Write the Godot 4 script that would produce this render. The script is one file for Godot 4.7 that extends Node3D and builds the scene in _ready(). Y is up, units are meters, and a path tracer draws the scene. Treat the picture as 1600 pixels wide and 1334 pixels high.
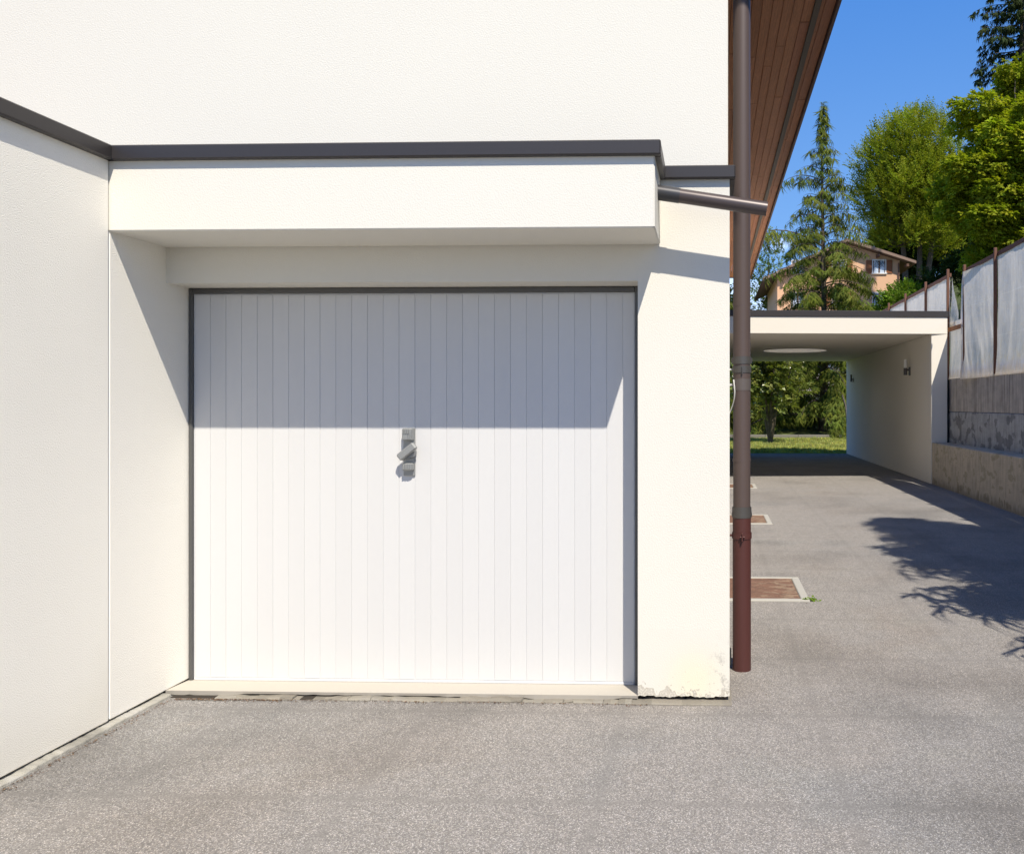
extends Node3D

var rng := RandomNumberGenerator.new()
var M := {}
var taken := {}

# ---------------------------------------------------------------- helpers
func lin(r: float, g: float, b: float) -> Color:
	return Color(r, g, b).linear_to_srgb()

func rf(a: float, b: float) -> float:
	return rng.randf_range(a, b)

func begin() -> SurfaceTool:
	var st := SurfaceTool.new()
	st.begin(Mesh.PRIMITIVE_TRIANGLES)
	return st

func vert(st: SurfaceTool, p: Vector3, n: Vector3, uv := Vector2.ZERO, col := Color.WHITE) -> void:
	st.set_normal(n)
	st.set_uv(uv)
	st.set_color(col)
	st.add_vertex(p)

func face(st: SurfaceTool, pts: Array, out: Vector3, uvs: Array = [], col := Color.WHITE) -> void:
	var n: Vector3 = ((pts[2] - pts[0]) as Vector3).cross(pts[1] - pts[0]).normalized()
	var order: Array = range(pts.size())
	if n.dot(out) < 0.0:
		n = -n
		order.reverse()
	for k in range(1, pts.size() - 1):
		for i in [order[0], order[k], order[k + 1]]:
			vert(st, pts[i], n, uvs[i] if uvs.size() else Vector2.ZERO, col)

func bx(st: SurfaceTool, lo: Vector3, hi: Vector3, b := 0.004, xf := Transform3D.IDENTITY, col := Color.WHITE) -> void:
	var c := (lo + hi) * 0.5
	var h := (hi - lo).abs() * 0.5
	b = minf(b, minf(h.x, minf(h.y, h.z)) * 0.45)
	for a in 3:
		var u: int = (a + 1) % 3
		var v: int = (a + 2) % 3
		for sg in [-1.0, 1.0]:
			var pts: Array = []
			var uvs: Array = []
			for q in [[-1.0, -1.0], [1.0, -1.0], [1.0, 1.0], [-1.0, 1.0]]:
				var p := Vector3.ZERO
				p[a] = sg * h[a]
				p[u] = q[0] * (h[u] - b)
				p[v] = q[1] * (h[v] - b)
				pts.append(xf * (c + p))
				uvs.append(Vector2(p[u], p[v]))
			var out := Vector3.ZERO
			out[a] = sg
			face(st, pts, xf.basis * out, uvs, col)
		if b > 0.0:
			for su in [-1.0, 1.0]:
				for sv in [-1.0, 1.0]:
					var pts2: Array = []
					for q in [[-1.0, 0], [1.0, 0], [1.0, 1], [-1.0, 1]]:
						var p := Vector3.ZERO
						p[a] = q[0] * (h[a] - b)
						p[u] = su * (h[u] - (b if q[1] else 0.0))
						p[v] = sv * (h[v] - (0.0 if q[1] else b))
						pts2.append(xf * (c + p))
					var out2 := Vector3.ZERO
					out2[u] = su
					out2[v] = sv
					face(st, pts2, xf.basis * out2, [], col)
	if b > 0.0:
		for sx in [-1.0, 1.0]:
			for sy in [-1.0, 1.0]:
				for sz in [-1.0, 1.0]:
					var s := Vector3(sx, sy, sz)
					var q := h - Vector3(b, b, b)
					face(st, [xf * (c + s * Vector3(h.x, q.y, q.z)), xf * (c + s * Vector3(q.x, h.y, q.z)), xf * (c + s * Vector3(q.x, q.y, h.z))], xf.basis * s, [], col)

func tube(st: SurfaceTool, pts: Array, radii: Array, seg := 12, cap := true, col := Color.WHITE) -> void:
	var rings: Array = []
	var side := Vector3.ZERO
	for i in pts.size():
		var a: Vector3 = pts[maxi(i - 1, 0)]
		var b: Vector3 = pts[mini(i + 1, pts.size() - 1)]
		var d := (b - a).normalized()
		if side == Vector3.ZERO:
			side = d.cross(Vector3.RIGHT if absf(d.x) < 0.8 else Vector3.UP).normalized()
		side = (side - d * side.dot(d)).normalized()
		var up := d.cross(side)
		var ring: Array = []
		for k in seg:
			var t := TAU * k / seg
			ring.append(side * cos(t) + up * sin(t))
		rings.append(ring)
	for i in pts.size() - 1:
		for k in seg:
			var k2 := (k + 1) % seg
			var n := [rings[i][k], rings[i + 1][k], rings[i + 1][k2], rings[i][k2]]
			var p := [pts[i] + n[0] * radii[i], pts[i + 1] + n[1] * radii[i + 1], pts[i + 1] + n[2] * radii[i + 1], pts[i] + n[3] * radii[i]]
			var fn: Vector3 = ((p[2] - p[0]) as Vector3).cross(p[1] - p[0])
			var out: Vector3 = n[0] + n[2]
			var order := [0, 1, 2, 0, 2, 3] if fn.dot(out) >= 0.0 else [0, 2, 1, 0, 3, 2]
			var uvq := [Vector2(float(k) / seg, i), Vector2(float(k) / seg, i + 1), Vector2(float(k + 1) / seg, i + 1), Vector2(float(k + 1) / seg, i)]
			for o in order:
				vert(st, p[o], n[o], uvq[o], col)
	if cap:
		for e in [0, pts.size() - 1]:
			var poly: Array = []
			for k in seg:
				poly.append(pts[e] + rings[e][k] * radii[e])
			var d2: Vector3 = pts[1] - pts[0] if e == 0 else pts[e - 1] - pts[e]
			face(st, poly, -d2, [], col)

# a grid patch with its own vertex colours; at(u, v) gives the point
func sheet(st: SurfaceTool, nu: int, nv: int, at: Callable, out: Vector3, tint: Callable, uvs := Vector2.ONE) -> void:
	var P: Array = []
	var C: Array = []
	for j in nv + 1:
		for i in nu + 1:
			var p: Vector3 = at.call(float(i) / nu, float(j) / nv)
			P.append(p)
			C.append(tint.call(p))
	var N: Array = []
	for j in nv + 1:
		for i in nu + 1:
			var du: Vector3 = P[j * (nu + 1) + mini(i + 1, nu)] - P[j * (nu + 1) + maxi(i - 1, 0)]
			var dv: Vector3 = P[mini(j + 1, nv) * (nu + 1) + i] - P[maxi(j - 1, 0) * (nu + 1) + i]
			var n := du.cross(dv).normalized()
			N.append(n if n.dot(out) >= 0.0 else -n)
	var flip := 0
	for j in nv:
		for i in nu:
			var q := [j * (nu + 1) + i, (j + 1) * (nu + 1) + i, (j + 1) * (nu + 1) + i + 1, j * (nu + 1) + i + 1]
			var fn: Vector3 = ((P[q[2]] - P[q[0]]) as Vector3).cross(P[q[1]] - P[q[0]])
			var order := [0, 1, 2, 0, 2, 3] if fn.dot(N[q[0]]) >= 0.0 else [0, 2, 1, 0, 3, 2]
			for o in order:
				var id: int = q[o]
				vert(st, P[id], N[id], Vector2(float(id % (nu + 1)) / nu, 1.0 - float(id / (nu + 1)) / nv) * uvs, C[id])

func white(_p: Vector3) -> Color:
	return Color.WHITE

func numbered(called: String) -> String:
	if not taken.has(called):
		taken[called] = 0
		return called
	taken[called] += 1
	return "%s_%03d" % [called, taken[called]]

func thing(called: String, label: String, category: String, at := Vector3.ZERO, group := "") -> Node3D:
	var o := Node3D.new()
	o.name = numbered(called)
	add_child(o, true)
	o.position = at
	tag(o, label, category, group)
	return o

func tag(o: Node, label: String, category: String, group := "") -> void:
	o.set_meta("label", label)
	o.set_meta("category", category)
	if group:
		o.set_meta("group", group)

func part(called: String, st, mat: Material, parent: Node = self, label := "") -> MeshInstance3D:
	var o := MeshInstance3D.new()
	o.name = numbered(called) if parent == self else called
	o.mesh = st.commit() if st is SurfaceTool else st
	o.material_override = mat
	parent.add_child(o, true)
	if label:
		o.set_meta("label", label)
	return o

func box_part(called: String, lo: Vector3, hi: Vector3, mat: Material, parent: Node, b := 0.004) -> MeshInstance3D:
	var st := begin()
	bx(st, lo, hi, b)
	return part(called, st, mat, parent)

func structure(called: String, st, mat: Material, label := "") -> MeshInstance3D:
	var o := part(called, st, mat)
	o.set_meta("kind", "structure")
	if label:
		o.set_meta("label", label)
	return o

func scatter(called: String, mesh: Mesh, mat: Material, xfs: Array, cols: Array, parent: Node = self) -> MultiMeshInstance3D:
	var mm := MultiMesh.new()
	mm.transform_format = MultiMesh.TRANSFORM_3D
	mm.use_colors = true
	mm.mesh = mesh
	mm.instance_count = xfs.size()
	for i in xfs.size():
		mm.set_instance_transform(i, xfs[i])
		mm.set_instance_color(i, cols[i])
	var o := MultiMeshInstance3D.new()
	o.name = numbered(called) if parent == self else called
	o.multimesh = mm
	o.material_override = mat
	parent.add_child(o, true)
	return o

# ---------------------------------------------------------------- textures
func noise(kind: int, freq: float, sd: int, oct := 4) -> FastNoiseLite:
	var f := FastNoiseLite.new()
	f.noise_type = kind
	f.frequency = freq
	f.seed = sd
	f.fractal_octaves = oct
	if oct <= 1:
		f.fractal_type = FastNoiseLite.FRACTAL_NONE
	return f

func bytes_of(f: FastNoiseLite, w: int, h: int) -> PackedByteArray:
	var im := f.get_seamless_image(w, h)
	im.convert(Image.FORMAT_L8)
	return im.get_data()

func tex(im: Image) -> ImageTexture:
	im.generate_mipmaps()
	return ImageTexture.create_from_image(im)

func put(d: PackedByteArray, i: int, c: Vector3) -> void:
	d[i] = clampi(int(255.0 * srgb(c.x)), 0, 255)

func srgb(v: float) -> float:
	return pow(clampf(v, 0.0, 1.0), 0.4545)

func rgb_image(w: int, h: int, f: Callable) -> Image:
	var d := PackedByteArray()
	d.resize(w * h * 3)
	for y in h:
		for x in w:
			var c: Vector3 = f.call(x, y)
			var i := (y * w + x) * 3
			d[i] = int(255.0 * pow(clampf(c.x, 0.0, 1.0), 0.4545))
			d[i + 1] = int(255.0 * pow(clampf(c.y, 0.0, 1.0), 0.4545))
			d[i + 2] = int(255.0 * pow(clampf(c.z, 0.0, 1.0), 0.4545))
	return Image.create_from_data(w, h, false, Image.FORMAT_RGB8, d)

func std(c: Color, rough := 0.8, metal := 0.0) -> StandardMaterial3D:
	var m := StandardMaterial3D.new()
	m.albedo_color = c
	m.roughness = rough
	m.metallic = metal
	return m

func world_tri(m: StandardMaterial3D, per_metre: float) -> void:
	m.uv1_triplanar = true
	m.uv1_world_triplanar = true
	m.uv1_scale = Vector3.ONE * per_metre
	m.uv1_triplanar_sharpness = 4.0

func leafy(r: float, g: float, b: float, through := 0.6) -> StandardMaterial3D:
	var m := std(lin(r, g, b), 0.55)
	m.metallic_specular = 0.15
	m.vertex_color_use_as_albedo = true
	m.backlight_enabled = true
	m.backlight = lin(through * 0.9, through, through * 0.35)
	m.cull_mode = BaseMaterial3D.CULL_DISABLED
	return m

func make_materials() -> void:
	var CELL := FastNoiseLite.TYPE_CELLULAR
	var SMOOTH := FastNoiseLite.TYPE_SIMPLEX_SMOOTH
	# stucco relief
	var a := bytes_of(noise(SMOOTH, 0.05, 3, 3), 1024, 1024)
	var b := bytes_of(noise(CELL, 0.07, 5, 1), 1024, 1024)
	var hd := PackedByteArray()
	hd.resize(1024 * 1024)
	for i in hd.size():
		hd[i] = clampi(int(a[i] * 0.62 + b[i] * 0.38), 0, 255)
	var stucco_h := tex(Image.create_from_data(1024, 1024, false, Image.FORMAT_L8, hd))
	for spec in [["stucco", Vector3(0.69, 0.667, 0.60), 0.09], ["stucco_rough", Vector3(0.885, 0.86, 0.79), 0.17], ["stucco_far", Vector3(0.73, 0.69, 0.61), 0.06]]:
		var c: Vector3 = spec[1]
		var m := std(lin(c.x, c.y, c.z), 0.92)
		m.vertex_color_use_as_albedo = true
		m.heightmap_enabled = true
		m.heightmap_texture = stucco_h
		m.heightmap_scale = spec[2]
		world_tri(m, 1.9 if spec[0] != "stucco_rough" else 2.5)
		M[spec[0]] = m
	# asphalt: pale stones in a grey binder
	var st1 := bytes_of(noise_cells(0.16, 21), 1024, 1024)
	var st2 := bytes_of(noise_cells(0.3, 22), 1024, 1024)
	var gap := bytes_of(noise(CELL, 0.16, 21, 1), 1024, 1024)
	var big := bytes_of(noise(SMOOTH, 0.006, 23, 4), 1024, 1024)
	M.asphalt_img = rgb_image(1024, 1024, func(x: int, y: int) -> Vector3:
		var i := y * 1024 + x
		var s := (st1[i] / 255.0) * 0.55 + (st2[i] / 255.0) * 0.45
		var v := 0.125 + 0.20 * pow(s, 1.8) + 0.02 * (big[i] / 255.0) + 0.2 * smoothstep(0.80, 0.95, st2[i] / 255.0)
		v *= 0.86 + 0.16 * minf(1.0, gap[i] / 90.0)
		var warm := 0.5 + 0.5 * sin(st1[i] * 1.7)
		return Vector3(v * (1.03 + 0.03 * warm), v * 0.975, v * (0.93 - 0.05 * warm)))
	var am := std(Color.WHITE, 0.93)
	am.albedo_texture = tex(M.asphalt_img)
	am.vertex_color_use_as_albedo = true
	am.heightmap_enabled = true
	var ah := PackedByteArray()
	ah.resize(1024 * 1024)
	for i in ah.size():
		ah[i] = clampi(int(st1[i] * 0.5 + gap[i] * 0.5), 0, 255)
	am.heightmap_texture = tex(Image.create_from_data(1024, 1024, false, Image.FORMAT_L8, ah))
	am.heightmap_scale = 0.16
	world_tri(am, 1.05)
	M.asphalt = am
	# concrete with formwork streaks and damp patches
	var s1 := noise(SMOOTH, 0.02, 31, 3)
	var s2 := noise(SMOOTH, 0.006, 32, 4)
	var s3 := noise(SMOOTH, 0.11, 33, 2)
	for kind in 3:
		var im := rgb_image(1024, 256, func(x: int, y: int) -> Vector3:
			var streak := s1.get_noise_2d(x * 1.6, y * 0.16 + kind * 300.0)
			var blotch := s2.get_noise_2d(x * 1.2 + kind * 777.0, y * 2.0)
			var fine := s3.get_noise_2d(x * 2.0, y * 2.0)
			var v := 0.40 + 0.11 * streak + 0.07 * fine + 0.08 * blotch
			var board := fposmod(x / 1024.0 * 20.0, 1.0)
			if board < 0.03:
				v *= 0.9
			var c := Vector3(v, v * 0.97, v * 0.92)
			if kind == 0:
				c = Vector3(v * 1.22, v * 1.06, v * 0.82)
				var moss := smoothstep(0.1, 0.45, blotch + 0.35 * streak)
				c = c.lerp(Vector3(0.17, 0.15, 0.075), moss * 0.5)
				var foot := smoothstep(200.0, 256.0, y + 40.0 * streak)
				c = c.lerp(Vector3(0.08, 0.07, 0.05), foot * 0.55)
			elif kind == 1:
				c = Vector3(v * 0.93, v * 0.94, v * 0.94)
				var damp := smoothstep(0.10, 0.24, s2.get_noise_2d(x * 1.3 + 50.0, y * 1.1) + 0.25 * s1.get_noise_2d(x * 0.8, y * 0.5) + 0.0010 * (y - 120.0))
				c *= 1.0 - 0.42 * damp
			else:
				c = Vector3(v * 1.1, v * 1.0, v * 0.88)
				c *= 1.0 - 0.25 * smoothstep(0.05, 0.3, s1.get_noise_2d(x * 1.1, y * 0.05 + 900.0))
			return c)
		var cm := std(Color.WHITE, 0.9)
		cm.albedo_texture = tex(im)
		cm.heightmap_enabled = true
		cm.heightmap_texture = stucco_h
		cm.heightmap_scale = 0.08
		M["concrete%d" % kind] = cm
	var pc := std(lin(0.27, 0.25, 0.215), 0.95)
	pc.vertex_color_use_as_albedo = true
	pc.heightmap_enabled = true
	pc.heightmap_texture = stucco_h
	pc.heightmap_scale = 0.5
	world_tri(pc, 3.0)
	M.stone = pc
	# foot of the pillar: peeling paint and dirt
	var p1 := noise(SMOOTH, 0.011, 41, 5)
	var p2 := noise(SMOOTH, 0.06, 42, 3)
	var foot_im := rgb_image(640, 416, func(x: int, y: int) -> Vector3:
		var hh := (416.0 - y) / 416.0 * 0.34
		var u := x / 640.0
		var n := p1.get_noise_2d(x, y)
		var f := p2.get_noise_2d(x, y)
		var c := Vector3(0.69, 0.667, 0.60)
		var yellow := smoothstep(0.22, 0.0, Vector2((u - 0.62) * 0.45, hh - 0.1).length()) * 0.5
		c = c.lerp(Vector3(0.78, 0.70, 0.48), yellow)
		var smudge := smoothstep(0.0, 0.5, n + 0.15 * f) * smoothstep(0.75, 0.97, u + 0.1 * f) * smoothstep(0.34, 0.12, hh)
		c = c.lerp(Vector3(0.42, 0.4, 0.36), smudge * 0.9)
		var line := 0.045 + 0.055 * n + 0.03 * smoothstep(0.35, 0.0, u) - 0.03 * smoothstep(0.45, 0.75, u) + 0.025 * smoothstep(0.82, 0.97, u)
		var peel := smoothstep(line + 0.004, line - 0.002, hh)
		var raw := Vector3(0.60, 0.565, 0.49) * (0.92 + 0.3 * f)
		c = c.lerp(raw, peel)
		var rim := smoothstep(0.006, 0.0, absf(hh - line)) * (0.5 + f)
		c = c.lerp(Vector3(0.36, 0.32, 0.25), clampf(rim, 0.0, 0.8))
		var patch := smoothstep(0.30, 0.34, p1.get_noise_2d(x * 1.7 + 400.0, y * 2.6 + 90.0) - hh * 2.2)
		c = c.lerp(Vector3(0.5, 0.46, 0.38), patch * 0.8)
		return c)
	var fm := std(Color.WHITE, 0.92)
	fm.albedo_texture = tex(foot_im)
	fm.heightmap_enabled = true
	fm.heightmap_texture = stucco_h
	fm.heightmap_scale = 0.07
	M.pillar_foot = fm
	# rusted plate
	var r1 := noise(SMOOTH, 0.02, 51, 4)
	var r2 := noise(SMOOTH, 0.09, 52, 2)
	var rust := rgb_image(256, 256, func(x: int, y: int) -> Vector3:
		var n := r1.get_noise_2d(x * 0.5, y * 1.6)
		var f := r2.get_noise_2d(x, y)
		var c := Vector3(0.15, 0.078, 0.048) * (1.0 + 0.35 * n + 0.3 * f)
		var worn := smoothstep(0.14, 0.24, r1.get_noise_2d(x * 0.8 + 200.0, y * 2.0) + 0.4 * smoothstep(0.5, 0.95, x / 256.0) - 0.2)
		return c.lerp(Vector3(0.4, 0.33, 0.22), worn * 0.3))
	var rm := std(Color.WHITE, 0.75)
	rm.albedo_texture = tex(rust)
	M.rust_plate = rm
	# wood boards of the soffit
	var w1 := noise(SMOOTH, 0.05, 61, 3)
	var wood := rgb_image(512, 128, func(x: int, y: int) -> Vector3:
		var g := w1.get_noise_2d(x * 0.08, y * 2.2)
		var k := w1.get_noise_2d(x * 0.6 + 900.0, y * 0.9)
		return Vector3(0.43, 0.175, 0.07) * (1.0 + 0.4 * g + 0.18 * k))
	var wm := std(Color.WHITE, 0.7)
	wm.albedo_texture = tex(wood)
	wm.vertex_color_use_as_albedo = true
	M.board = wm
	# lawn
	var g1 := bytes_of(noise(SMOOTH, 0.12, 71, 3), 512, 512)
	var g2 := bytes_of(noise(SMOOTH, 0.012, 72, 4), 512, 512)
	var lawn := rgb_image(512, 512, func(x: int, y: int) -> Vector3:
		var i := y * 512 + x
		var v := 0.6 + 0.55 * g1[i] / 255.0 + 0.35 * g2[i] / 255.0
		var dry := smoothstep(170.0, 235.0, float(g2[i]))
		return (Vector3(0.215, 0.25, 0.055) * v).lerp(Vector3(0.32, 0.31, 0.12), dry * 0.35))
	var lm := std(Color.WHITE, 0.9)
	lm.albedo_texture = tex(lawn)
	lm.metallic_specular = 0.1
	world_tri(lm, 0.6)
	M.lawn = lm
	var dm := std(lin(0.35, 0.38, 0.3), 0.95)
	dm.albedo_texture = lm.albedo_texture
	world_tri(dm, 0.21)
	M.wild_ground = dm
	# bark
	var bk := noise(SMOOTH, 0.06, 81, 3)
	var bark := rgb_image(128, 256, func(x: int, y: int) -> Vector3:
		var v := 0.8 + 0.7 * bk.get_noise_2d(x * 1.6, y * 0.35)
		return Vector3(0.11, 0.085, 0.062) * v)
	var bm := std(Color.WHITE, 0.95)
	bm.albedo_texture = tex(bark)
	world_tri(bm, 1.2)
	M.bark = bm
	# cloth sheeting
	var c1 := noise(SMOOTH, 0.03, 91, 3)
	var cloth := rgb_image(512, 512, func(x: int, y: int) -> Vector3:
		var v := 0.88 + 0.09 * c1.get_noise_2d(x * 1.8, y * 0.18) + 0.06 * c1.get_noise_2d(x * 0.5, y * 0.5 + 300.0)
		var foot := smoothstep(400.0, 512.0, y + 130.0 * c1.get_noise_2d(x * 0.7, y * 0.4))
		if (y > 168 and y < 172) or (y > 338 and y < 342):
			v *= 1.1
		return Vector3(v, v * (0.965 - 0.05 * foot), v * (0.93 - 0.14 * foot)))
	var hm := std(Color.WHITE, 0.75)
	hm.albedo_texture = tex(cloth)
	hm.backlight_enabled = true
	hm.backlight = lin(0.97, 0.96, 0.95)
	hm.heightmap_enabled = true
	hm.heightmap_texture = tex(Image.create_from_data(512, 512, false, Image.FORMAT_L8, bytes_of(noise(SMOOTH, 0.02, 95, 4), 512, 512)))
	hm.heightmap_scale = 2.5
	hm.cull_mode = BaseMaterial3D.CULL_DISABLED
	M.sheet = hm
	# plain coats of paint and metals
	M.sill = std(lin(0.425, 0.395, 0.345), 0.9)
	M.coping = std(lin(0.052, 0.047, 0.047), 0.42, 0.35)
	M.door = std(lin(0.602, 0.602, 0.60), 0.5)
	M.door_dull = std(lin(0.59, 0.59, 0.588), 0.54)
	M.door_back = std(lin(0.57, 0.575, 0.58), 0.6)
	M.frame = std(lin(0.10, 0.10, 0.098), 0.45, 0.3)
	M.gap = std(lin(0.02, 0.02, 0.02), 0.9)
	M.handle = std(lin(0.30, 0.31, 0.31), 0.4, 0.45)
	M.pipe = std(lin(0.088, 0.064, 0.058), 0.45, 0.1)
	M.pipe_red = std(lin(0.066, 0.019, 0.016), 0.55)
	M.pipe_grey = std(lin(0.095, 0.09, 0.086), 0.4, 0.4)
	M.spout = std(lin(0.075, 0.058, 0.056), 0.36, 0.2)
	M.spout_sleeve = std(lin(0.05, 0.05, 0.055), 0.4, 0.3)
	M.soil = std(lin(0.03, 0.024, 0.018), 1.0)
	M.white_trim = std(lin(0.35, 0.34, 0.31), 0.85)
	M.batten = std(lin(0.10, 0.075, 0.05), 0.7)
	M.fascia = std(lin(0.10, 0.05, 0.032), 0.7)
	M.tile = std(lin(0.12, 0.075, 0.055), 0.85)
	M.opal = std(lin(0.82, 0.82, 0.8), 0.5)
	M.opal.backlight_enabled = true
	M.opal.backlight = lin(0.95, 0.95, 0.92)
	M.lamp_glass = std(lin(0.75, 0.75, 0.72), 0.35)
	M.dark_metal = std(lin(0.04, 0.04, 0.042), 0.45, 0.5)
	M.rusty = std(lin(0.15, 0.07, 0.045), 0.8, 0.1)
	M.rust_orange = std(lin(0.28, 0.12, 0.05), 0.8)
	M.cable = std(lin(0.5, 0.5, 0.48), 0.5)
	M.peach = std(lin(0.64, 0.39, 0.235), 0.95)
	M.pale = std(lin(0.62, 0.56, 0.53), 0.95)
	M.shutter = std(lin(0.26, 0.095, 0.035), 0.7)
	M.window_frame = std(lin(0.7, 0.7, 0.68), 0.6)
	M.sash = std(lin(0.1, 0.05, 0.03), 0.6)
	M.room = std(lin(0.06, 0.06, 0.07), 0.9)
	M.curtain = std(lin(0.65, 0.65, 0.66), 0.9)
	M.glass = std(Color(0.75, 0.85, 0.95, 0.14), 0.03)
	M.glass.transparency = BaseMaterial3D.TRANSPARENCY_ALPHA
	M.roof_wood = std(lin(0.11, 0.055, 0.032), 0.8)
	M.litter = std(lin(0.12, 0.08, 0.05), 0.95)
	M.litter.vertex_color_use_as_albedo = true
	M.cedar = leafy(0.13, 0.165, 0.032, 0.5)
	M.spruce = leafy(0.042, 0.06, 0.022, 0.2)
	M.beech = leafy(0.28, 0.32, 0.035, 0.85)
	M.maple = leafy(0.31, 0.35, 0.028, 0.95)
	M.magnolia = leafy(0.19, 0.22, 0.06, 0.7)
	M.magnolia.roughness = 0.25
	M.magnolia.metallic_specular = 0.6
	M.airy = leafy(0.15, 0.22, 0.06, 0.6)
	M.wood_leaf = leafy(0.05, 0.08, 0.02, 0.4)
	M.shrub = leafy(0.15, 0.24, 0.03, 0.6)

func noise_cells(freq: float, sd: int) -> FastNoiseLite:
	var f := noise(FastNoiseLite.TYPE_CELLULAR, freq, sd, 1)
	f.cellular_return_type = FastNoiseLite.RETURN_CELL_VALUE
	return f

# ---------------------------------------------------------------- plants
# a drooping twig of thin blades; grows along +X and hangs towards -Y
func needle_spray(blades: int, length: float, width: float, sd: int) -> ArrayMesh:
	rng.seed = sd
	var st := begin()
	for i in blades:
		var yaw := rf(-0.9, 0.9)
		var d := Vector3(cos(yaw), rf(-0.5, 0.15), sin(yaw)).normalized()
		var l := length * rf(0.55, 1.0)
		var side := d.cross(Vector3(rf(-0.5, 0.5), 1, rf(-0.5, 0.5))).normalized()
		var p0 := Vector3(rf(0.0, 0.12), rf(-0.05, 0.05), 0) * length
		var p1 := p0 + d * l * 0.55
		var p2 := p0 + d * l * 0.95 + Vector3(0, -0.3 * l, 0)
		var w := width * rf(0.7, 1.2)
		var up := d.cross(side)
		face(st, [p0 - side * w * 0.35, p1 - side * w * 0.5, p1 + side * w * 0.5, p0 + side * w * 0.35], up)
		face(st, [p1 - side * w * 0.5, p2, p1 + side * w * 0.5], up)
	return st.commit()

# a twig along +X with broad leaves to both sides
func leaf_spray(leaves: int, length: float, size: float, flat: float, sd: int) -> ArrayMesh:
	rng.seed = sd
	var st := begin()
	for i in leaves:
		var t := (i + 0.6) / leaves
		var yaw := (1.0 if i % 2 else -1.0) * rf(0.3, 1.2)
		var p := Vector3(t * length, rf(-0.04, 0.04) * length, 0)
		var d := Vector3(cos(yaw), rf(-0.6, 0.25), sin(yaw)).normalized()
		var n := Vector3(rf(-1, 1) * (1.0 - flat), 1.0, rf(-1, 1) * (1.0 - flat)).normalized()
		var side := d.cross(n).normalized()
		var l := size * rf(0.7, 1.25)
		var w := l * rf(0.28, 0.42)
		var fold := n * l * 0.08
		var tip := p + d * l - n * l * 0.12
		face(st, [p, p + d * l * 0.45 + side * w + fold, tip], n)
		face(st, [p, p + d * l * 0.45 - side * w + fold, tip], n)
	return st.commit()

func along(profile: Array, h: float) -> float:
	for i in range(1, profile.size()):
		if h <= profile[i][0]:
			var a: Array = profile[i - 1]
			var b: Array = profile[i]
			return lerpf(a[1], b[1], (h - a[0]) / (b[0] - a[0]))
	return profile[-1][1]

func basis_along(d: Vector3, n: Vector3, s: float) -> Basis:
	var x := d.normalized()
	var z := x.cross(n).normalized()
	var y := z.cross(x)
	return Basis(x * s, y * s, z * s)

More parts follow.
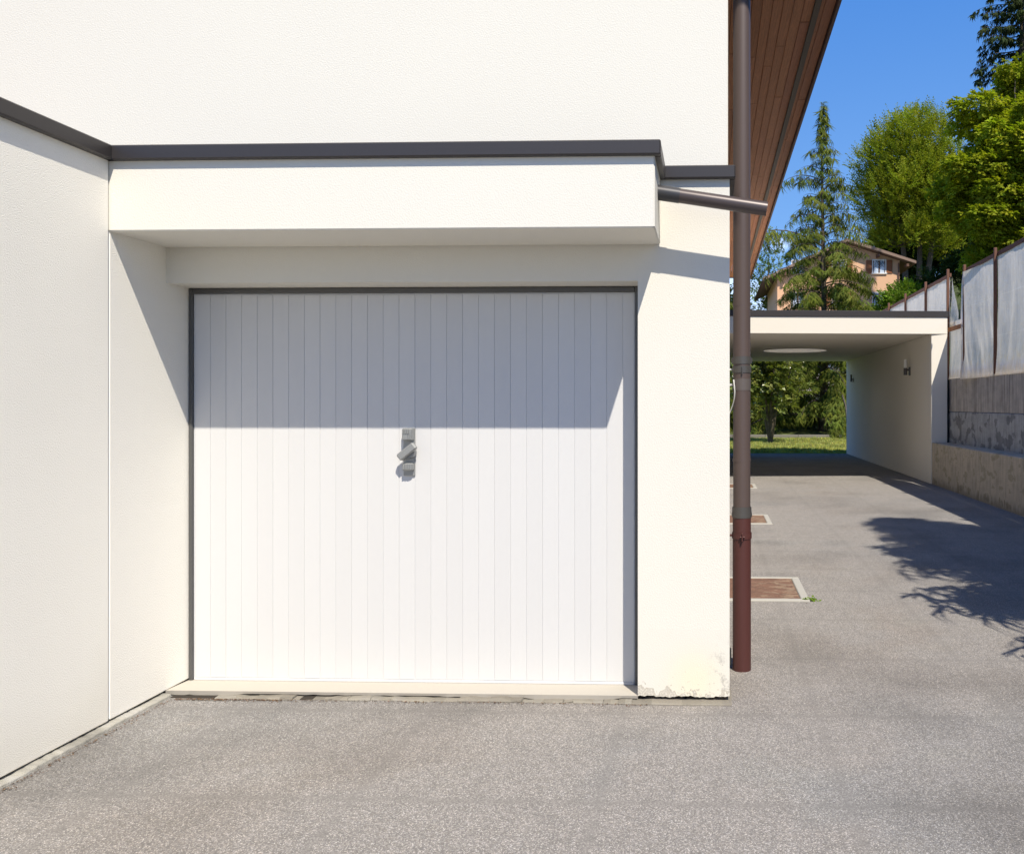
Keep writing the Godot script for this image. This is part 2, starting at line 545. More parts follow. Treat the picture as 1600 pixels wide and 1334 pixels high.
# profile: [height, reach] pairs
func conifer(called: String, label: String, at: Vector3, height: float, profile: Array, n_br: int, mat: Material, spray: Mesh, step: float, rise: float, drop: float, hang: float, sd: int, low := 0.03, wild := 0.25) -> Node3D:
	rng.seed = sd
	var t := thing(called, label, "tree", at, "weeping cedars" if called == "weeping_cedar" else "")
	var trunk := begin()
	var pts: Array = []
	var rad: Array = []
	for i in 13:
		var f := i / 12.0
		pts.append(Vector3(sin(f * 5.0) * 0.06, height * f - 0.3 * (1.0 - f), cos(f * 4.0) * 0.06))
		rad.append(lerpf(height * 0.0155, 0.015, pow(f, 0.8)))
	tube(trunk, pts, rad, 9)
	part("trunk", trunk, M.bark, t)
	var limbs := begin()
	var xf: Array = []
	var cols: Array = []
	for i in n_br:
		var f := (i + rf(0.0, 1.0)) / n_br
		var h := height * lerpf(low, 0.985, pow(f, 0.92))
		var reach := along(profile, h) * (rf(0.62, 1.12) if wild > 0.3 else rf(0.78, 1.06))
		if rf(0, 1) < 0.15:
			reach *= 1.0 + wild
		var az := i * 2.39996 + rf(-0.4, 0.4)
		var dir := Vector3(cos(az), 0, sin(az))
		var lat := Vector3(-dir.z, 0, dir.x)
		var bend := rf(-0.25, 0.25)
		var r1 := rise * rf(0.6, 1.4) + 0.5 * f * f
		var path: Array = []
		var prad: Array = []
		for k in 7:
			var s := k / 6.0
			path.append(Vector3(0, h, 0) + dir * reach * s + lat * reach * bend * s * s + Vector3.UP * reach * (r1 * s - drop * s * s - 0.12 * s * s * s * s))
			prad.append(lerpf(0.012 + 0.011 * reach, 0.006, s))
		tube(limbs, path, prad, 4, false)
		var n := maxi(3, int(reach / step))
		for k in n:
			var s := (k + rf(0.2, 0.9)) / n
			if s < 0.12:
				continue
			var a: Vector3 = path[int(s * 5.99)]
			var b: Vector3 = path[int(s * 5.99) + 1]
			var p := a.lerp(b, s * 6.0 - int(s * 5.99))
			var fwd := (b - a).normalized()
			for sg in [-1.0, 1.0]:
				var l: float = (0.10 + 0.24 * reach * (1.0 - s) * s * 2.0 + 0.05 * reach) * rf(0.5, 1.1)
				var bd: Vector3 = (fwd * rf(0.5, 1.0) + lat * sg * rf(0.4, 1.0)).normalized()
				var m := maxi(1, int(l / step))
				for q in m:
					var e := (q + 0.5) / m
					var pos: Vector3 = p + bd * l * e - Vector3.UP * hang * l * e * e * 0.7
					var d: Vector3 = (bd * rf(0.3, 0.9) + Vector3(rf(-0.3, 0.3), -hang * rf(0.6, 1.4), rf(-0.3, 0.3)) + fwd * 0.25).normalized()
					xf.append(Transform3D(basis_along(d, Vector3(rf(-0.4, 0.4), 1, rf(-0.4, 0.4)), rf(0.7, 1.25)), pos))
					var v := rf(0.7, 1.25)
					cols.append(Color(v * rf(0.9, 1.2), v, v * rf(0.75, 1.1)))
	# leader
	for k in 40:
		var h2 := height * rf(0.93, 1.0)
		var az2 := rf(0, TAU)
		xf.append(Transform3D(basis_along(Vector3(cos(az2), rf(0.3, 1.2), sin(az2)), Vector3(0.1, 1, 0.2), rf(0.4, 0.7)), Vector3(0, h2, 0)))
		cols.append(Color(1.1, 1.1, 1.0))
	part("limbs", limbs, M.bark, t)
	scatter("crown", spray, mat, xf, cols, t).set_meta("kind", "stuff")
	return t

# puffs: [centre, radius, flattening]; every puff is fed by a limb from the trunk
func broad_tree(called: String, label: String, at: Vector3, trunks: Array, puffs: Array, per: float, mat: Material, spray: Mesh, upward: float, outward: float, sd: int, category := "tree", group := "") -> Node3D:
	rng.seed = sd
	var t := thing(called, label, category, at, group)
	var wood := begin()
	for tr in trunks:
		tube(wood, tr[0], tr[1], 8)
	part("trunk" if category == "tree" else "stem", wood, M.bark, t)
	var limbs := begin()
	var xf: Array = []
	var cols: Array = []
	for pf in puffs:
		var c: Vector3 = pf[0]
		var r: float = pf[1]
		var fl: float = pf[2]
		# limb from the nearest trunk point below
		var best: Vector3 = trunks[0][0][0]
		var bd := 1e9
		for tr in trunks:
			for q in tr[0]:
				var dd: float = (q - c).length() + maxf(0.0, q.y - c.y) * 2.0
				if dd < bd:
					bd = dd
					best = q
		var mid := best.lerp(c, 0.5) + Vector3(rf(-0.2, 0.2), -0.08 * bd, rf(-0.2, 0.2))
		tube(limbs, [best, mid, c], [0.012 + 0.011 * bd, 0.008 + 0.006 * bd, 0.006], 4, false)
		var axis := Vector3(c.x - best.x, 0, c.z - best.z)
		axis = axis.normalized() if axis.length() > 0.05 else Vector3(0, 0, 1)
		var n := int(per * r * r)
		var tone := rf(0.82, 1.16)
		for k in n:
			var d := Vector3(rf(-1, 1), rf(-0.75, 1), rf(-1, 1))
			if d.length() > 1.0 or d.length() < 0.2:
				d = d.normalized() * rf(0.5, 1.0)
			var p := c + Vector3(d.x * r, d.y * r * fl, d.z * r)
			var gd := (d.normalized() * outward + axis * 0.35 + Vector3(rf(-0.5, 0.5), upward + rf(-0.3, 0.3), rf(-0.5, 0.5))).normalized()
			xf.append(Transform3D(basis_along(gd, Vector3(rf(-0.35, 0.35), 1, rf(-0.35, 0.35)), rf(0.7, 1.25)), p))
			var v := tone * rf(0.75, 1.2)
			cols.append(Color(v * rf(0.88, 1.15), v, v * rf(0.7, 1.2)))
	part("limbs", limbs, M.bark, t)
	scatter("crown" if category == "tree" else "foliage", spray, mat, xf, cols, t).set_meta("kind", "stuff")
	return t

# puff centres in the shell of an ellipsoid
func shell_puffs(n: int, c: Vector3, r: Vector3, r0: float, r1: float, fl: float, inner: float, sd: int, low := -0.85) -> Array:
	rng.seed = sd
	var out: Array = []
	for i in n:
		var y := lerpf(low, 1.0, (i + 0.5) / n)
		var az := i * 2.39996 + rf(-0.3, 0.3)
		var q := sqrt(maxf(0.0, 1.0 - y * y))
		var k := rf(inner, 1.0)
		out.append([c + Vector3(cos(az) * q * r.x, y * r.y, sin(az) * q * r.z) * k, rf(r0, r1), fl])
	return out

# ---------------------------------------------------------------- the place
func ground_height(x: float, d: float) -> float:
	var t := smoothstep(27.5, 36.0, d)
	var near := (2.0 + 0.22 * (x - 4.62)) * (1.0 if d <= 27.05 else smoothstep(9.6, 13.0, x)) if x > 4.62 else 0.0
	var hill := 11.0 * smoothstep(8.0, 26.0, x)
	var rear := 0.09 * maxf(0.0, d - 41.0)
	return lerpf(near, hill, t) + minf(rear, 9.0) - (0.12 if d > 39.0 else 0.0)

func _ready() -> void:
	# camera
	var cam := Camera3D.new()
	cam.name = "camera"
	cam.projection = Camera3D.PROJECTION_FRUSTUM
	cam.near = 0.05
	cam.far = 600.0
	cam.size = 0.05 * 853.0 / 864.0
	cam.frustum_offset = Vector2((512.0 - 681.0) / 864.0, (404.5 - 426.5) / 864.0) * 0.05
	cam.position = Vector3(0, 1.517, 0)
	cam.rotation = Vector3(0, deg_to_rad(1.95), 0)
	add_child(cam)
	cam.current = true
	# sky
	var env := Environment.new()
	env.background_mode = Environment.BG_SKY
	env.tonemap_mode = Environment.TONE_MAPPER_LINEAR
	env.tonemap_exposure = 1.3
	env.sdfgi_enabled = true
	env.ssao_enabled = true
	env.ssil_enabled = true
	var sm := ProceduralSkyMaterial.new()
	sm.sky_top_color = lin(0.016, 0.145, 0.525)
	sm.sky_horizon_color = lin(0.30, 0.545, 0.89)
	sm.sky_curve = 0.2
	sm.ground_bottom_color = lin(0.15, 0.15, 0.14)
	sm.ground_horizon_color = lin(0.3, 0.3, 0.28)
	var cl := noise(FastNoiseLite.TYPE_SIMPLEX_SMOOTH, 0.02, 333, 5)
	var cim := Image.create(2048, 1024, false, Image.FORMAT_RGBA8)
	cim.fill(Color(1, 1, 1, 0))
	for y in range(420, 512):
		var el := (512.0 - y) / 1024.0 * 180.0
		for x in 2048:
			var w := x / 2048.0 * TAU
			var n := cl.get_noise_3d(cos(w) * 326.0, y * 1.7, sin(w) * 326.0)
			var dens := smoothstep(0.0, 0.2, n + (9.6 - el) / 9.0)
			dens *= smoothstep(0.0, 3.0, el) * 0.6 + 0.4
			cim.set_pixel(x, y, Color(0.92, 0.93, 0.95, dens * 0.9))
	sm.sky_cover = ImageTexture.create_from_image(cim)
	sm.sky_cover_modulate = Color(0.8, 0.8, 0.8, 1)
	env.sky = Sky.new()
	env.sky.sky_material = sm
	var we := WorldEnvironment.new()
	we.name = "world_environment"
	we.environment = env
	add_child(we)
	# sun
	var sun := DirectionalLight3D.new()
	sun.name = "sun"
	sun.light_energy = 1.6
	sun.light_color = Color(1.0, 0.965, 0.903)
	sun.light_angular_distance = 0.5
	sun.shadow_enabled = true
	add_child(sun)
	sun.look_at_from_position(Vector3.ZERO, Vector3(-0.298, -0.947, -0.63), Vector3.UP)

	make_materials()
	build_ground()
	build_house()
	build_side_wall()
	build_carport()
	build_retaining_wall()
	build_fences()
	build_pipes()
	build_far_houses()
	build_trees()
	build_small_things()

func wear(amount: float, sd: int, freq := 0.5, splash := 0.0) -> Callable:
	var f := noise(FastNoiseLite.TYPE_SIMPLEX_SMOOTH, freq, sd, 4)
	return func(p: Vector3) -> Color:
		var v := 1.0 + amount * f.get_noise_3d(p.x, p.y, p.z)
		var s := splash * smoothstep(0.5, 0.0, p.y + 0.35 * f.get_noise_3d(p.x * 4.0, 5.0, p.z * 4.0))
		return Color(v - s, v - s * 1.1, v - s * 1.35)

func build_ground() -> void:
	# asphalt drive
	var f1 := noise(FastNoiseLite.TYPE_SIMPLEX_SMOOTH, 0.35, 101, 4)
	var f2 := noise(FastNoiseLite.TYPE_SIMPLEX_SMOOTH, 1.1, 102, 3)
	var tint := func(p: Vector3) -> Color:
		var v := 1.0 + 0.30 * f1.get_noise_2d(p.x, p.z * 0.6) + 0.24 * f2.get_noise_2d(p.x, p.z)
		v *= 1.0 - 0.20 * smoothstep(0.12, 0.5, f1.get_noise_2d(p.x * 0.8 + 31.0, p.z * 1.3)) * (0.6 + 0.8 * f2.get_noise_2d(p.x * 2.3, p.z * 2.3))
		var warm := 0.05 * f1.get_noise_2d(p.x + 70.0, p.z)
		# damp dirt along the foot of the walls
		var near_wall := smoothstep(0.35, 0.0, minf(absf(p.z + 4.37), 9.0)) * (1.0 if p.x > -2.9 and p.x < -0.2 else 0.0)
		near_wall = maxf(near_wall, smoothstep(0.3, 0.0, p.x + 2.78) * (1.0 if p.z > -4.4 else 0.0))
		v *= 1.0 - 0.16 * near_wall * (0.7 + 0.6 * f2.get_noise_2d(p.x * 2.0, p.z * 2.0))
		return Color(v * (1.0 + warm), v, v * (1.0 - warm))
	var st := begin()
	sheet(st, 100, 110, func(u: float, v: float) -> Vector3: return Vector3(lerpf(-5.0, 7.0, u), 0.0, lerpf(2.0, -11.0, v)), Vector3.UP, tint)
	sheet(st, 40, 64, func(u: float, v: float) -> Vector3: return Vector3(lerpf(-5.0, 5.0, u), 0.0, lerpf(-11.0, -27.2, v)), Vector3.UP, tint)
	sheet(st, 40, 40, func(u: float, v: float) -> Vector3: return Vector3(lerpf(-25.0, 25.0, u), 0.0, lerpf(27.0, 2.0, v)), Vector3.UP, tint)
	structure("driveway", st, M.asphalt, "grey asphalt driveway with pale stone speckles and darker worn patches")
	# lawn beyond the carport
	st = begin()
	var lf := noise(FastNoiseLite.TYPE_SIMPLEX_SMOOTH, 0.2, 103, 3)
	sheet(st, 60, 30, func(u: float, v: float) -> Vector3:
		var p := Vector3(lerpf(-20.0, 9.5, u), 0.0, lerpf(-27.0, -39.45, v))
		p.y = 0.012 + 0.05 * lf.get_noise_2d(p.x, p.z) * smoothstep(0.0, 0.1, v)
		return p, Vector3.UP, white)
	structure("lawn", st, M.lawn, "sunlit green lawn beyond the open carport")
	rng.seed = 104
	var tuft := begin()
	for i in 6:
		var az := rf(0, TAU)
		var o := Vector3(rf(-0.05, 0.05), 0, rf(-0.05, 0.05))
		var d := Vector3(cos(az), 0, sin(az)) * 0.012
		face(tuft, [o - d, o + d, o + Vector3(rf(-0.03, 0.03), rf(0.03, 0.07), rf(-0.03, 0.03))], Vector3(-d.z, 0.01, d.x))
	var xf: Array = []
	var cols: Array = []
	for i in 11000:
		var p := Vector3(rf(-2.5, 8.5), 0, rf(-39.3, -27.3))
		p.y = 0.005 + 0.05 * lf.get_noise_2d(p.x, p.z) * smoothstep(0.0, 0.1, (-27.0 - p.z) / 12.45)
		xf.append(Transform3D(Basis(Vector3.UP, rf(0, TAU)).scaled(Vector3.ONE * rf(0.7, 1.5)), p))
		var v := rf(0.55, 1.35) * (1.0 + 0.5 * lf.get_noise_2d(p.x * 6.0, p.z * 3.0))
		cols.append(Color(v * rf(0.9, 1.3), v, v * rf(0.8, 1.8)))
	var gr := scatter("grass", tuft.commit(), leafy(0.36, 0.40, 0.10, 0.8), xf, cols)
	gr.set_meta("kind", "stuff")
	gr.set_meta("label", "short sunlit grass blades on the lawn beyond the carport")
	gr.set_meta("category", "grass")
	# kerb at the far edge of the lawn
	st = begin()
	for i in 20:
		bx(st, Vector3(-20 + i * 1.5, -0.1, -39.65), Vector3(-20 + i * 1.5 + 1.49, 0.16, -39.5), 0.01, Transform3D.IDENTITY, Color(0.8, 0.8, 0.78) * rf(0.75, 1.0))
	structure("kerb", st, M.stone, "low pale concrete kerb along the far edge of the lawn")
	# land round about
	st = begin()
	sheet(st, 70, 60, func(u: float, v: float) -> Vector3:
		var x := lerpf(-80.0, 90.0, u)
		var d := lerpf(27.2, 170.0, pow(v, 1.5))
		return Vector3(x, ground_height(x, d) - 0.05, -d), Vector3.UP, white)
	sheet(st, 30, 40, func(u: float, v: float) -> Vector3:
		var x := lerpf(4.68, 60.0, pow(u, 1.4))
		var d := lerpf(-30.0, 27.2, v)
		return Vector3(x, ground_height(maxf(x, 5.6), minf(d, 27.0)) - 0.05, -d), Vector3.UP, white)
	structure("hillside", st, M.wild_ground, "grassy wooded hillside rising behind the wall and the houses")
	st = begin()
	sheet(st, 4, 4, func(u: float, v: float) -> Vector3: return Vector3(lerpf(-500.0, 500.0, u), -0.35, lerpf(500.0, -500.0, v)), Vector3.UP, white)
	structure("ground", st, M.wild_ground, "level land out to the horizon")

func wall_sheet(st: SurfaceTool, a: Vector3, b: Vector3, c: Vector3, out: Vector3, tint: Callable, cell := 0.25) -> void:
	# rectangle with corners a, b (along u), c (along v)
	var nu := clampi(int((b - a).length() / cell), 1, 80)
	var nv := clampi(int((c - a).length() / cell), 1, 80)
	sheet(st, nu, nv, func(u: float, v: float) -> Vector3: return a + (b - a) * u + (c - a) * v, out, tint)

func wall_box(called: String, lo: Vector3, hi: Vector3, mat: Material, parent: Node, tint: Callable, cell := 0.25) -> MeshInstance3D:
	var st := begin()
	var b := 0.006
	var i := lo + Vector3.ONE * b
	var j := hi - Vector3.ONE * b
	wall_sheet(st, Vector3(i.x, i.y, hi.z), Vector3(j.x, i.y, hi.z), Vector3(i.x, j.y, hi.z), Vector3.BACK, tint, cell)
	wall_sheet(st, Vector3(i.x, i.y, lo.z), Vector3(j.x, i.y, lo.z), Vector3(i.x, j.y, lo.z), Vector3.FORWARD, tint, 4.0)
	wall_sheet(st, Vector3(hi.x, i.y, i.z), Vector3(hi.x, i.y, j.z), Vector3(hi.x, j.y, i.z), Vector3.RIGHT, tint, cell)
	wall_sheet(st, Vector3(lo.x, i.y, i.z), Vector3(lo.x, i.y, j.z), Vector3(lo.x, j.y, i.z), Vector3.LEFT, tint, cell)
	wall_sheet(st, Vector3(i.x, hi.y, i.z), Vector3(j.x, hi.y, i.z), Vector3(i.x, hi.y, j.z), Vector3.UP, tint, 4.0)
	wall_sheet(st, Vector3(i.x, lo.y, i.z), Vector3(j.x, lo.y, i.z), Vector3(i.x, lo.y, j.z), Vector3.DOWN, tint, cell)
	# rounded edges
	var c := (lo + hi) * 0.5
	var h := (hi - lo) * 0.5
	for a in 3:
		var u: int = (a + 1) % 3
		var v: int = (a + 2) % 3
		for su in [-1.0, 1.0]:
			for sv in [-1.0, 1.0]:
				var pts: Array = []
				for q in [[-1.0, 0], [1.0, 0], [1.0, 1], [-1.0, 1]]:
					var p := Vector3.ZERO
					p[a] = q[0] * (h[a] - b)
					p[u] = su * (h[u] - (b if q[1] else 0.0))
					p[v] = sv * (h[v] - (0.0 if q[1] else b))
					pts.append(c + p)
				var o := Vector3.ZERO
				o[u] = su
				o[v] = sv
				face(st, pts, o)
	return part(called, st, mat, parent)

func build_house() -> void:
	var t := thing("house", "cream stuccoed house with a white garage door under a flat canopy", "house")
	var w := wear(0.035, 201, 0.8)
	wall_box("upper_wall", Vector3(-9.0, 2.69, -4.74), Vector3(0.09, 6.6, -4.424), M.stucco, t, w, 0.4)
	var wf := func(p: Vector3) -> Color:
		var k: Color = w.call(p)
		return Color.WHITE.lerp(k, smoothstep(0.4, 0.9, p.y))
	var st := begin()
	wall_sheet(st, Vector3(-2.845, 2.153, -4.42), Vector3(0.098, 2.153, -4.42), Vector3(-2.845, 2.688, -4.42), Vector3.BACK, wf)
	wall_sheet(st, Vector3(-2.845, 2.153, -4.42), Vector3(-0.372, 2.153, -4.42), Vector3(-2.845, 2.153, -4.72), Vector3.DOWN, wf)
	wall_sheet(st, Vector3(0.098, 2.153, -4.42), Vector3(0.098, 2.153, -4.744), Vector3(0.098, 2.688, -4.42), Vector3.RIGHT, wf)
	wall_sheet(st, Vector3(-2.845, 2.688, -4.42), Vector3(0.098, 2.688, -4.42), Vector3(-2.845, 2.688, -4.72), Vector3.UP, wf)
	wall_sheet(st, Vector3(-2.845, 2.153, -4.72), Vector3(0.098, 2.153, -4.72), Vector3(-2.845, 2.688, -4.72), Vector3.FORWARD, wf)
	part("lintel", st, M.stucco, t)
	st = begin()
	wall_sheet(st, Vector3(-0.372, 0.37, -4.42), Vector3(0.098, 0.37, -4.42), Vector3(-0.372, 2.153, -4.42), Vector3.BACK, wf)
	wall_sheet(st, Vector3(-0.372, 0.37, -4.72), Vector3(0.098, 0.37, -4.72), Vector3(-0.372, 2.153, -4.72), Vector3.FORWARD, wf)
	wall_sheet(st, Vector3(-0.372, 0.37, -4.42), Vector3(-0.372, 0.37, -4.72), Vector3(-0.372, 2.153, -4.42), Vector3.LEFT, wf)
	wall_sheet(st, Vector3(0.098, 0.37, -4.42), Vector3(0.098, 0.37, -4.744), Vector3(0.098, 2.153, -4.42), Vector3.RIGHT, wf)
	part("pillar", st, M.stucco, t)
	st = begin()
	# the foot ends in a ragged edge just above the ground
	rng.seed = 11
	var n := 40
	for i in n:
		var u0 := float(i) / n
		var u1 := float(i + 1) / n
		var y0 := 0.026 + 0.004 * sin(i * 1.7) * sin(i * 0.6) + 0.003 * sin(i * 0.37)
		var y1 := 0.026 + 0.004 * sin((i + 1) * 1.7) * sin((i + 1) * 0.6) + 0.003 * sin((i + 1) * 0.37)
		var x0 := lerpf(-0.372, 0.098, u0)
		var x1 := lerpf(-0.372, 0.098, u1)
		face(st, [Vector3(x0, y0, -4.42), Vector3(x0, 0.37, -4.42), Vector3(x1, 0.37, -4.42), Vector3(x1, y1, -4.42)], Vector3.BACK, [Vector2(u0, 1.0 - y0 / 0.37), Vector2(u0, 0), Vector2(u1, 0), Vector2(u1, 1.0 - y1 / 0.37)])
		face(st, [Vector3(x0, y0, -4.42), Vector3(x0, y0, -4.6), Vector3(x1, y1, -4.6), Vector3(x1, y1, -4.42)], Vector3.DOWN)
	face(st, [Vector3(0.098, 0.026, -4.42), Vector3(0.098, 0.37, -4.42), Vector3(0.098, 0.37, -4.72), Vector3(0.098, 0.026, -4.72)], Vector3.RIGHT, [Vector2(1, 0.93), Vector2(1, 0), Vector2(0.7, 0), Vector2(0.7, 0.93)])
	face(st, [Vector3(-0.372, 0.026, -4.42), Vector3(-0.372, 0.37, -4.42), Vector3(-0.372, 0.37, -4.72), Vector3(-0.372, 0.026, -4.72)], Vector3.LEFT, [Vector2(0, 0.6), Vector2(0, 0), Vector2(0.2, 0), Vector2(0.2, 0.6)])
	part("pillar_foot", st, M.pillar_foot, t, "foot of the pillar with peeling paint and grey dirt stains")
	wall_box("reveal", Vector3(-3.2, 0.025, -4.72), Vector3(-2.843, 2.36, -3.994), M.stucco_rough, t, w)
	wall_box("canopy", Vector3(-2.868, 2.337, -4.417), Vector3(-0.257, 2.70, -3.99), M.stucco, t, w)
	wall_box("side_wall", Vector3(-0.25, 0.0, -26.9), Vector3(0.09, 5.35, -4.745), M.stucco_far, t, w, 1.0)
	wall_box("outer_wall", Vector3(-9.0, 0.0, -4.73), Vector3(-3.2, 2.688, -4.43), M.stucco_far, t, w, 1.0)
	wall_box("outer_wall", Vector3(-9.0, 0.0, -26.9), Vector3(-8.7, 6.0, -4.75), M.stucco_far, t, w, 1.0)
	wall_box("outer_wall", Vector3(-8.7, 0.0, -26.9), Vector3(-0.25, 6.0, -26.6), M.stucco_far, t, w, 1.0)
	# metal coping: front run, return, run along the wall
	st = begin()
	bx(st, Vector3(-2.868, 2.668, -4.0), Vector3(-0.228, 2.737, -3.96), 0.006)
	bx(st, Vector3(-0.262, 2.667, -4.388), Vector3(-0.229, 2.736, -4.001), 0.004)
	bx(st, Vector3(-0.262, 2.669, -4.424), Vector3(0.127, 2.735, -4.389), 0.006)
	bx(st, Vector3(0.099, 2.668, -4.9), Vector3(0.126, 2.734, -4.425), 0.004)
	bx(st, Vector3(-2.866, 2.712, -4.42), Vector3(-0.263, 2.730, -3.999), 0.003)
	part("coping", st, M.coping, t)
	# garage door
	var door := Node3D.new()
	door.name = "garage_door"
	t.add_child(door)
	st = begin()
	bx(st, Vector3(-2.819, 0.004, -4.7), Vector3(-0.405, 2.121, -4.6257), 0.0)
	part("door_back", st, M.door_back, door)
	st = begin()
	bx(st, Vector3(-2.842, 0.012, -4.66), Vector3(-2.820, 2.152, -4.612), 0.003)
	bx(st, Vector3(-0.404, 0.012, -4.66), Vector3(-0.373, 2.152, -4.612), 0.003)
	bx(st, Vector3(-2.8195, 2.122, -4.66), Vector3(-0.4045, 2.151, -4.612), 0.003)
	part("door_frame", st, M.frame, door)
	st = begin()
	var pitch := 0.0868
	for i in 28:
		var x0 := -2.812 + i * pitch
		var x1 := x0 + pitch - 0.0022
		if i == 14:
			x0 += 0.002
		if i == 27:
			x1 = -0.409
		st = begin()
		bx(st, Vector3(x0, 0.034, -4.6262), Vector3(x1, 2.114, -4.6235 + 0.0004 * sin(i * 2.1)), 0.0012)
		part("slat", st, M.door_dull if (i * 7 + 3) % 5 < 2 else M.door, door)
	st = begin()
	bx(st, Vector3(-2.815, 0.017, -4.64), Vector3(-0.409, 0.031, -4.618), 0.003)
	part("bottom_rail", st, M.door, door)
	# handle: upper block with ridges, turned lever on a round boss, lower block with slots
	st = begin()
	var hx := -1.626
	bx(st, Vector3(hx - 0.031, 1.135, -4.6235), Vector3(hx + 0.031, 1.392, -4.612), 0.005)
	bx(st, Vector3(hx - 0.029, 1.325, -4.612), Vector3(hx + 0.029, 1.392, -4.578), 0.007)
	for k in 3:
		bx(st, Vector3(hx - 0.024 + k * 0.013, 1.362, -4.579), Vector3(hx - 0.016 + k * 0.013, 1.388, -4.572), 0.002)
	bx(st, Vector3(hx - 0.022, 1.332, -4.579), Vector3(hx + 0.004, 1.354, -4.574), 0.002)
	bx(st, Vector3(hx + 0.012, 1.332, -4.579), Vector3(hx + 0.017, 1.372, -4.574), 0.001)
	tube(st, [Vector3(hx + 0.008, 1.262, -4.612), Vector3(hx + 0.008, 1.262, -4.585)], [0.034, 0.03], 24)
	var turn := Transform3D(Basis(Vector3(0, 0, 1), deg_to_rad(39.0)), Vector3(hx + 0.004, 1.268, -4.568))
	bx(st, Vector3(-0.056, -0.021, -0.016), Vector3(0.056, 0.021, 0.014), 0.008, turn)
	bx(st, Vector3(hx - 0.027, 1.165, -4.612), Vector3(hx + 0.029, 1.205, -4.58), 0.006)
	for k in 3:
		bx(st, Vector3(hx - 0.022 + k * 0.014, 1.172, -4.581), Vector3(hx - 0.013 + k * 0.014, 1.2, -4.576), 0.002)
	part("handle", st, M.handle, door, "grey metal lock with a turned lever handle")
	# sloped sill, broken stones and soil under it
	st = begin()
	face(st, [Vector3(-2.845, 0.016, -4.66), Vector3(-0.372, 0.016, -4.66), Vector3(-0.372, 0.028, -4.418), Vector3(-2.845, 0.028, -4.418)], Vector3.UP)
	n = 60
	rng.seed = 77
	var last := 0.008
	for i in n:
		var nxt := clampf(last + rf(-0.006, 0.006), -0.002, 0.014)
		var x0 := lerpf(-2.845, -0.372, float(i) / n)
		var x1 := lerpf(-2.845, -0.372, float(i + 1) / n)
		face(st, [Vector3(x0, last, -4.422), Vector3(x0, 0.028, -4.418), Vector3(x1, 0.028, -4.418), Vector3(x1, nxt, -4.422)], Vector3.BACK)
		last = nxt
	part("sill", st, M.sill, t)
	st = begin()
	bx(st, Vector3(-2.86, -0.04, -4.7), Vector3(0.09, 0.006, -4.45), 0.0)
	bx(st, Vector3(-2.80, -0.04, -4.449), Vector3(-2.53, 0.004, -4.385), 0.003)
	bx(st, Vector3(-2.115, -0.04, -4.449), Vector3(-2.05, 0.005, -4.38), 0.003)
	part("soil_strip", st, M.soil, t)
	# stones between sill and asphalt
	rng.seed = 78
	var x := -2.56
	while x < -0.42:
		var l := rf(0.07, 0.24)
		if absf(x + 2.08) < 0.06:
			l = 0.05
		st = begin()
		var y := rf(0.004, 0.015)
		var zf := rf(-4.382, -4.366)
		rough_block(st, Vector3(x, -0.04, -4.46), Vector3(minf(x + l, -0.4), y, zf), 0.012)
		part("stone", st, M.stone, t)
		x += l + rf(0.0, 0.005)
	st = begin()
	rough_block(st, Vector3(-0.40, -0.04, -4.60), Vector3(0.108, 0.008, -4.362), 0.006)
	part("stone", st, M.stone, t, "thin concrete strip under the foot of the pillar")
	# roof and eave along the driveway
	var eave := Node3D.new()
	eave.name = "eave"
	t.add_child(eave)
	rng.seed = 90
	for r in 11:
		var xa := 0.10 + r * 0.099
		var z := -3.9
		while z > -25.8:
			var l2 := rf(1.6, 3.6)
			var z2 := maxf(z - l2, -25.8)
			if z2 - (-25.8) < 0.5:
				z2 = -25.8
			st = begin()
			var v := rf(0.82, 1.12)
			board(st, Vector3(xa, 5.322 + rf(0.0, 0.003), z2 + 0.002), Vector3(xa + 0.095, 5.342, z - 0.002), Color(v, v * rf(0.94, 1.04), v * rf(0.9, 1.05)))
			part("plank", st, M.board, eave)
			z = z2
	box_part("batten", Vector3(0.985, 5.290, -25.78), Vector3(1.045, 5.319, -3.92), M.batten, eave)
	box_part("fascia", Vector3(1.19, 5.27, -25.86), Vector3(1.222, 5.52, -3.86), M.fascia, eave)
	box_part("fascia", Vector3(0.09, 5.30, -25.86), Vector3(1.188, 5.50, -25.815), M.fascia, eave)
	st = begin()
	var slope := atan2(3.0, 5.9)
	for sd in [1.0, -1.0]:
		var xf := Transform3D(Basis(Vector3(0, 0, 1), -sd * slope), Vector3(-4.45, 8.60, 0))
		if sd > 0:
			bx(st, Vector3(0.06, -0.09, -26.9), Vector3(6.42, 0.07, -3.75), 0.01, xf)
		else:
			bx(st, Vector3(-6.42, -0.09, -26.9), Vector3(-0.06, 0.07, -3.75), 0.01, xf)
	part("roof", st, M.tile, t)
	st = begin()
	face(st, [Vector3(-9.0, 6.6, -4.43), Vector3(-4.45, 8.45, -4.43), Vector3(0.09, 6.6, -4.43)], Vector3.BACK)
	part("gable", st, M.stucco_far, t)

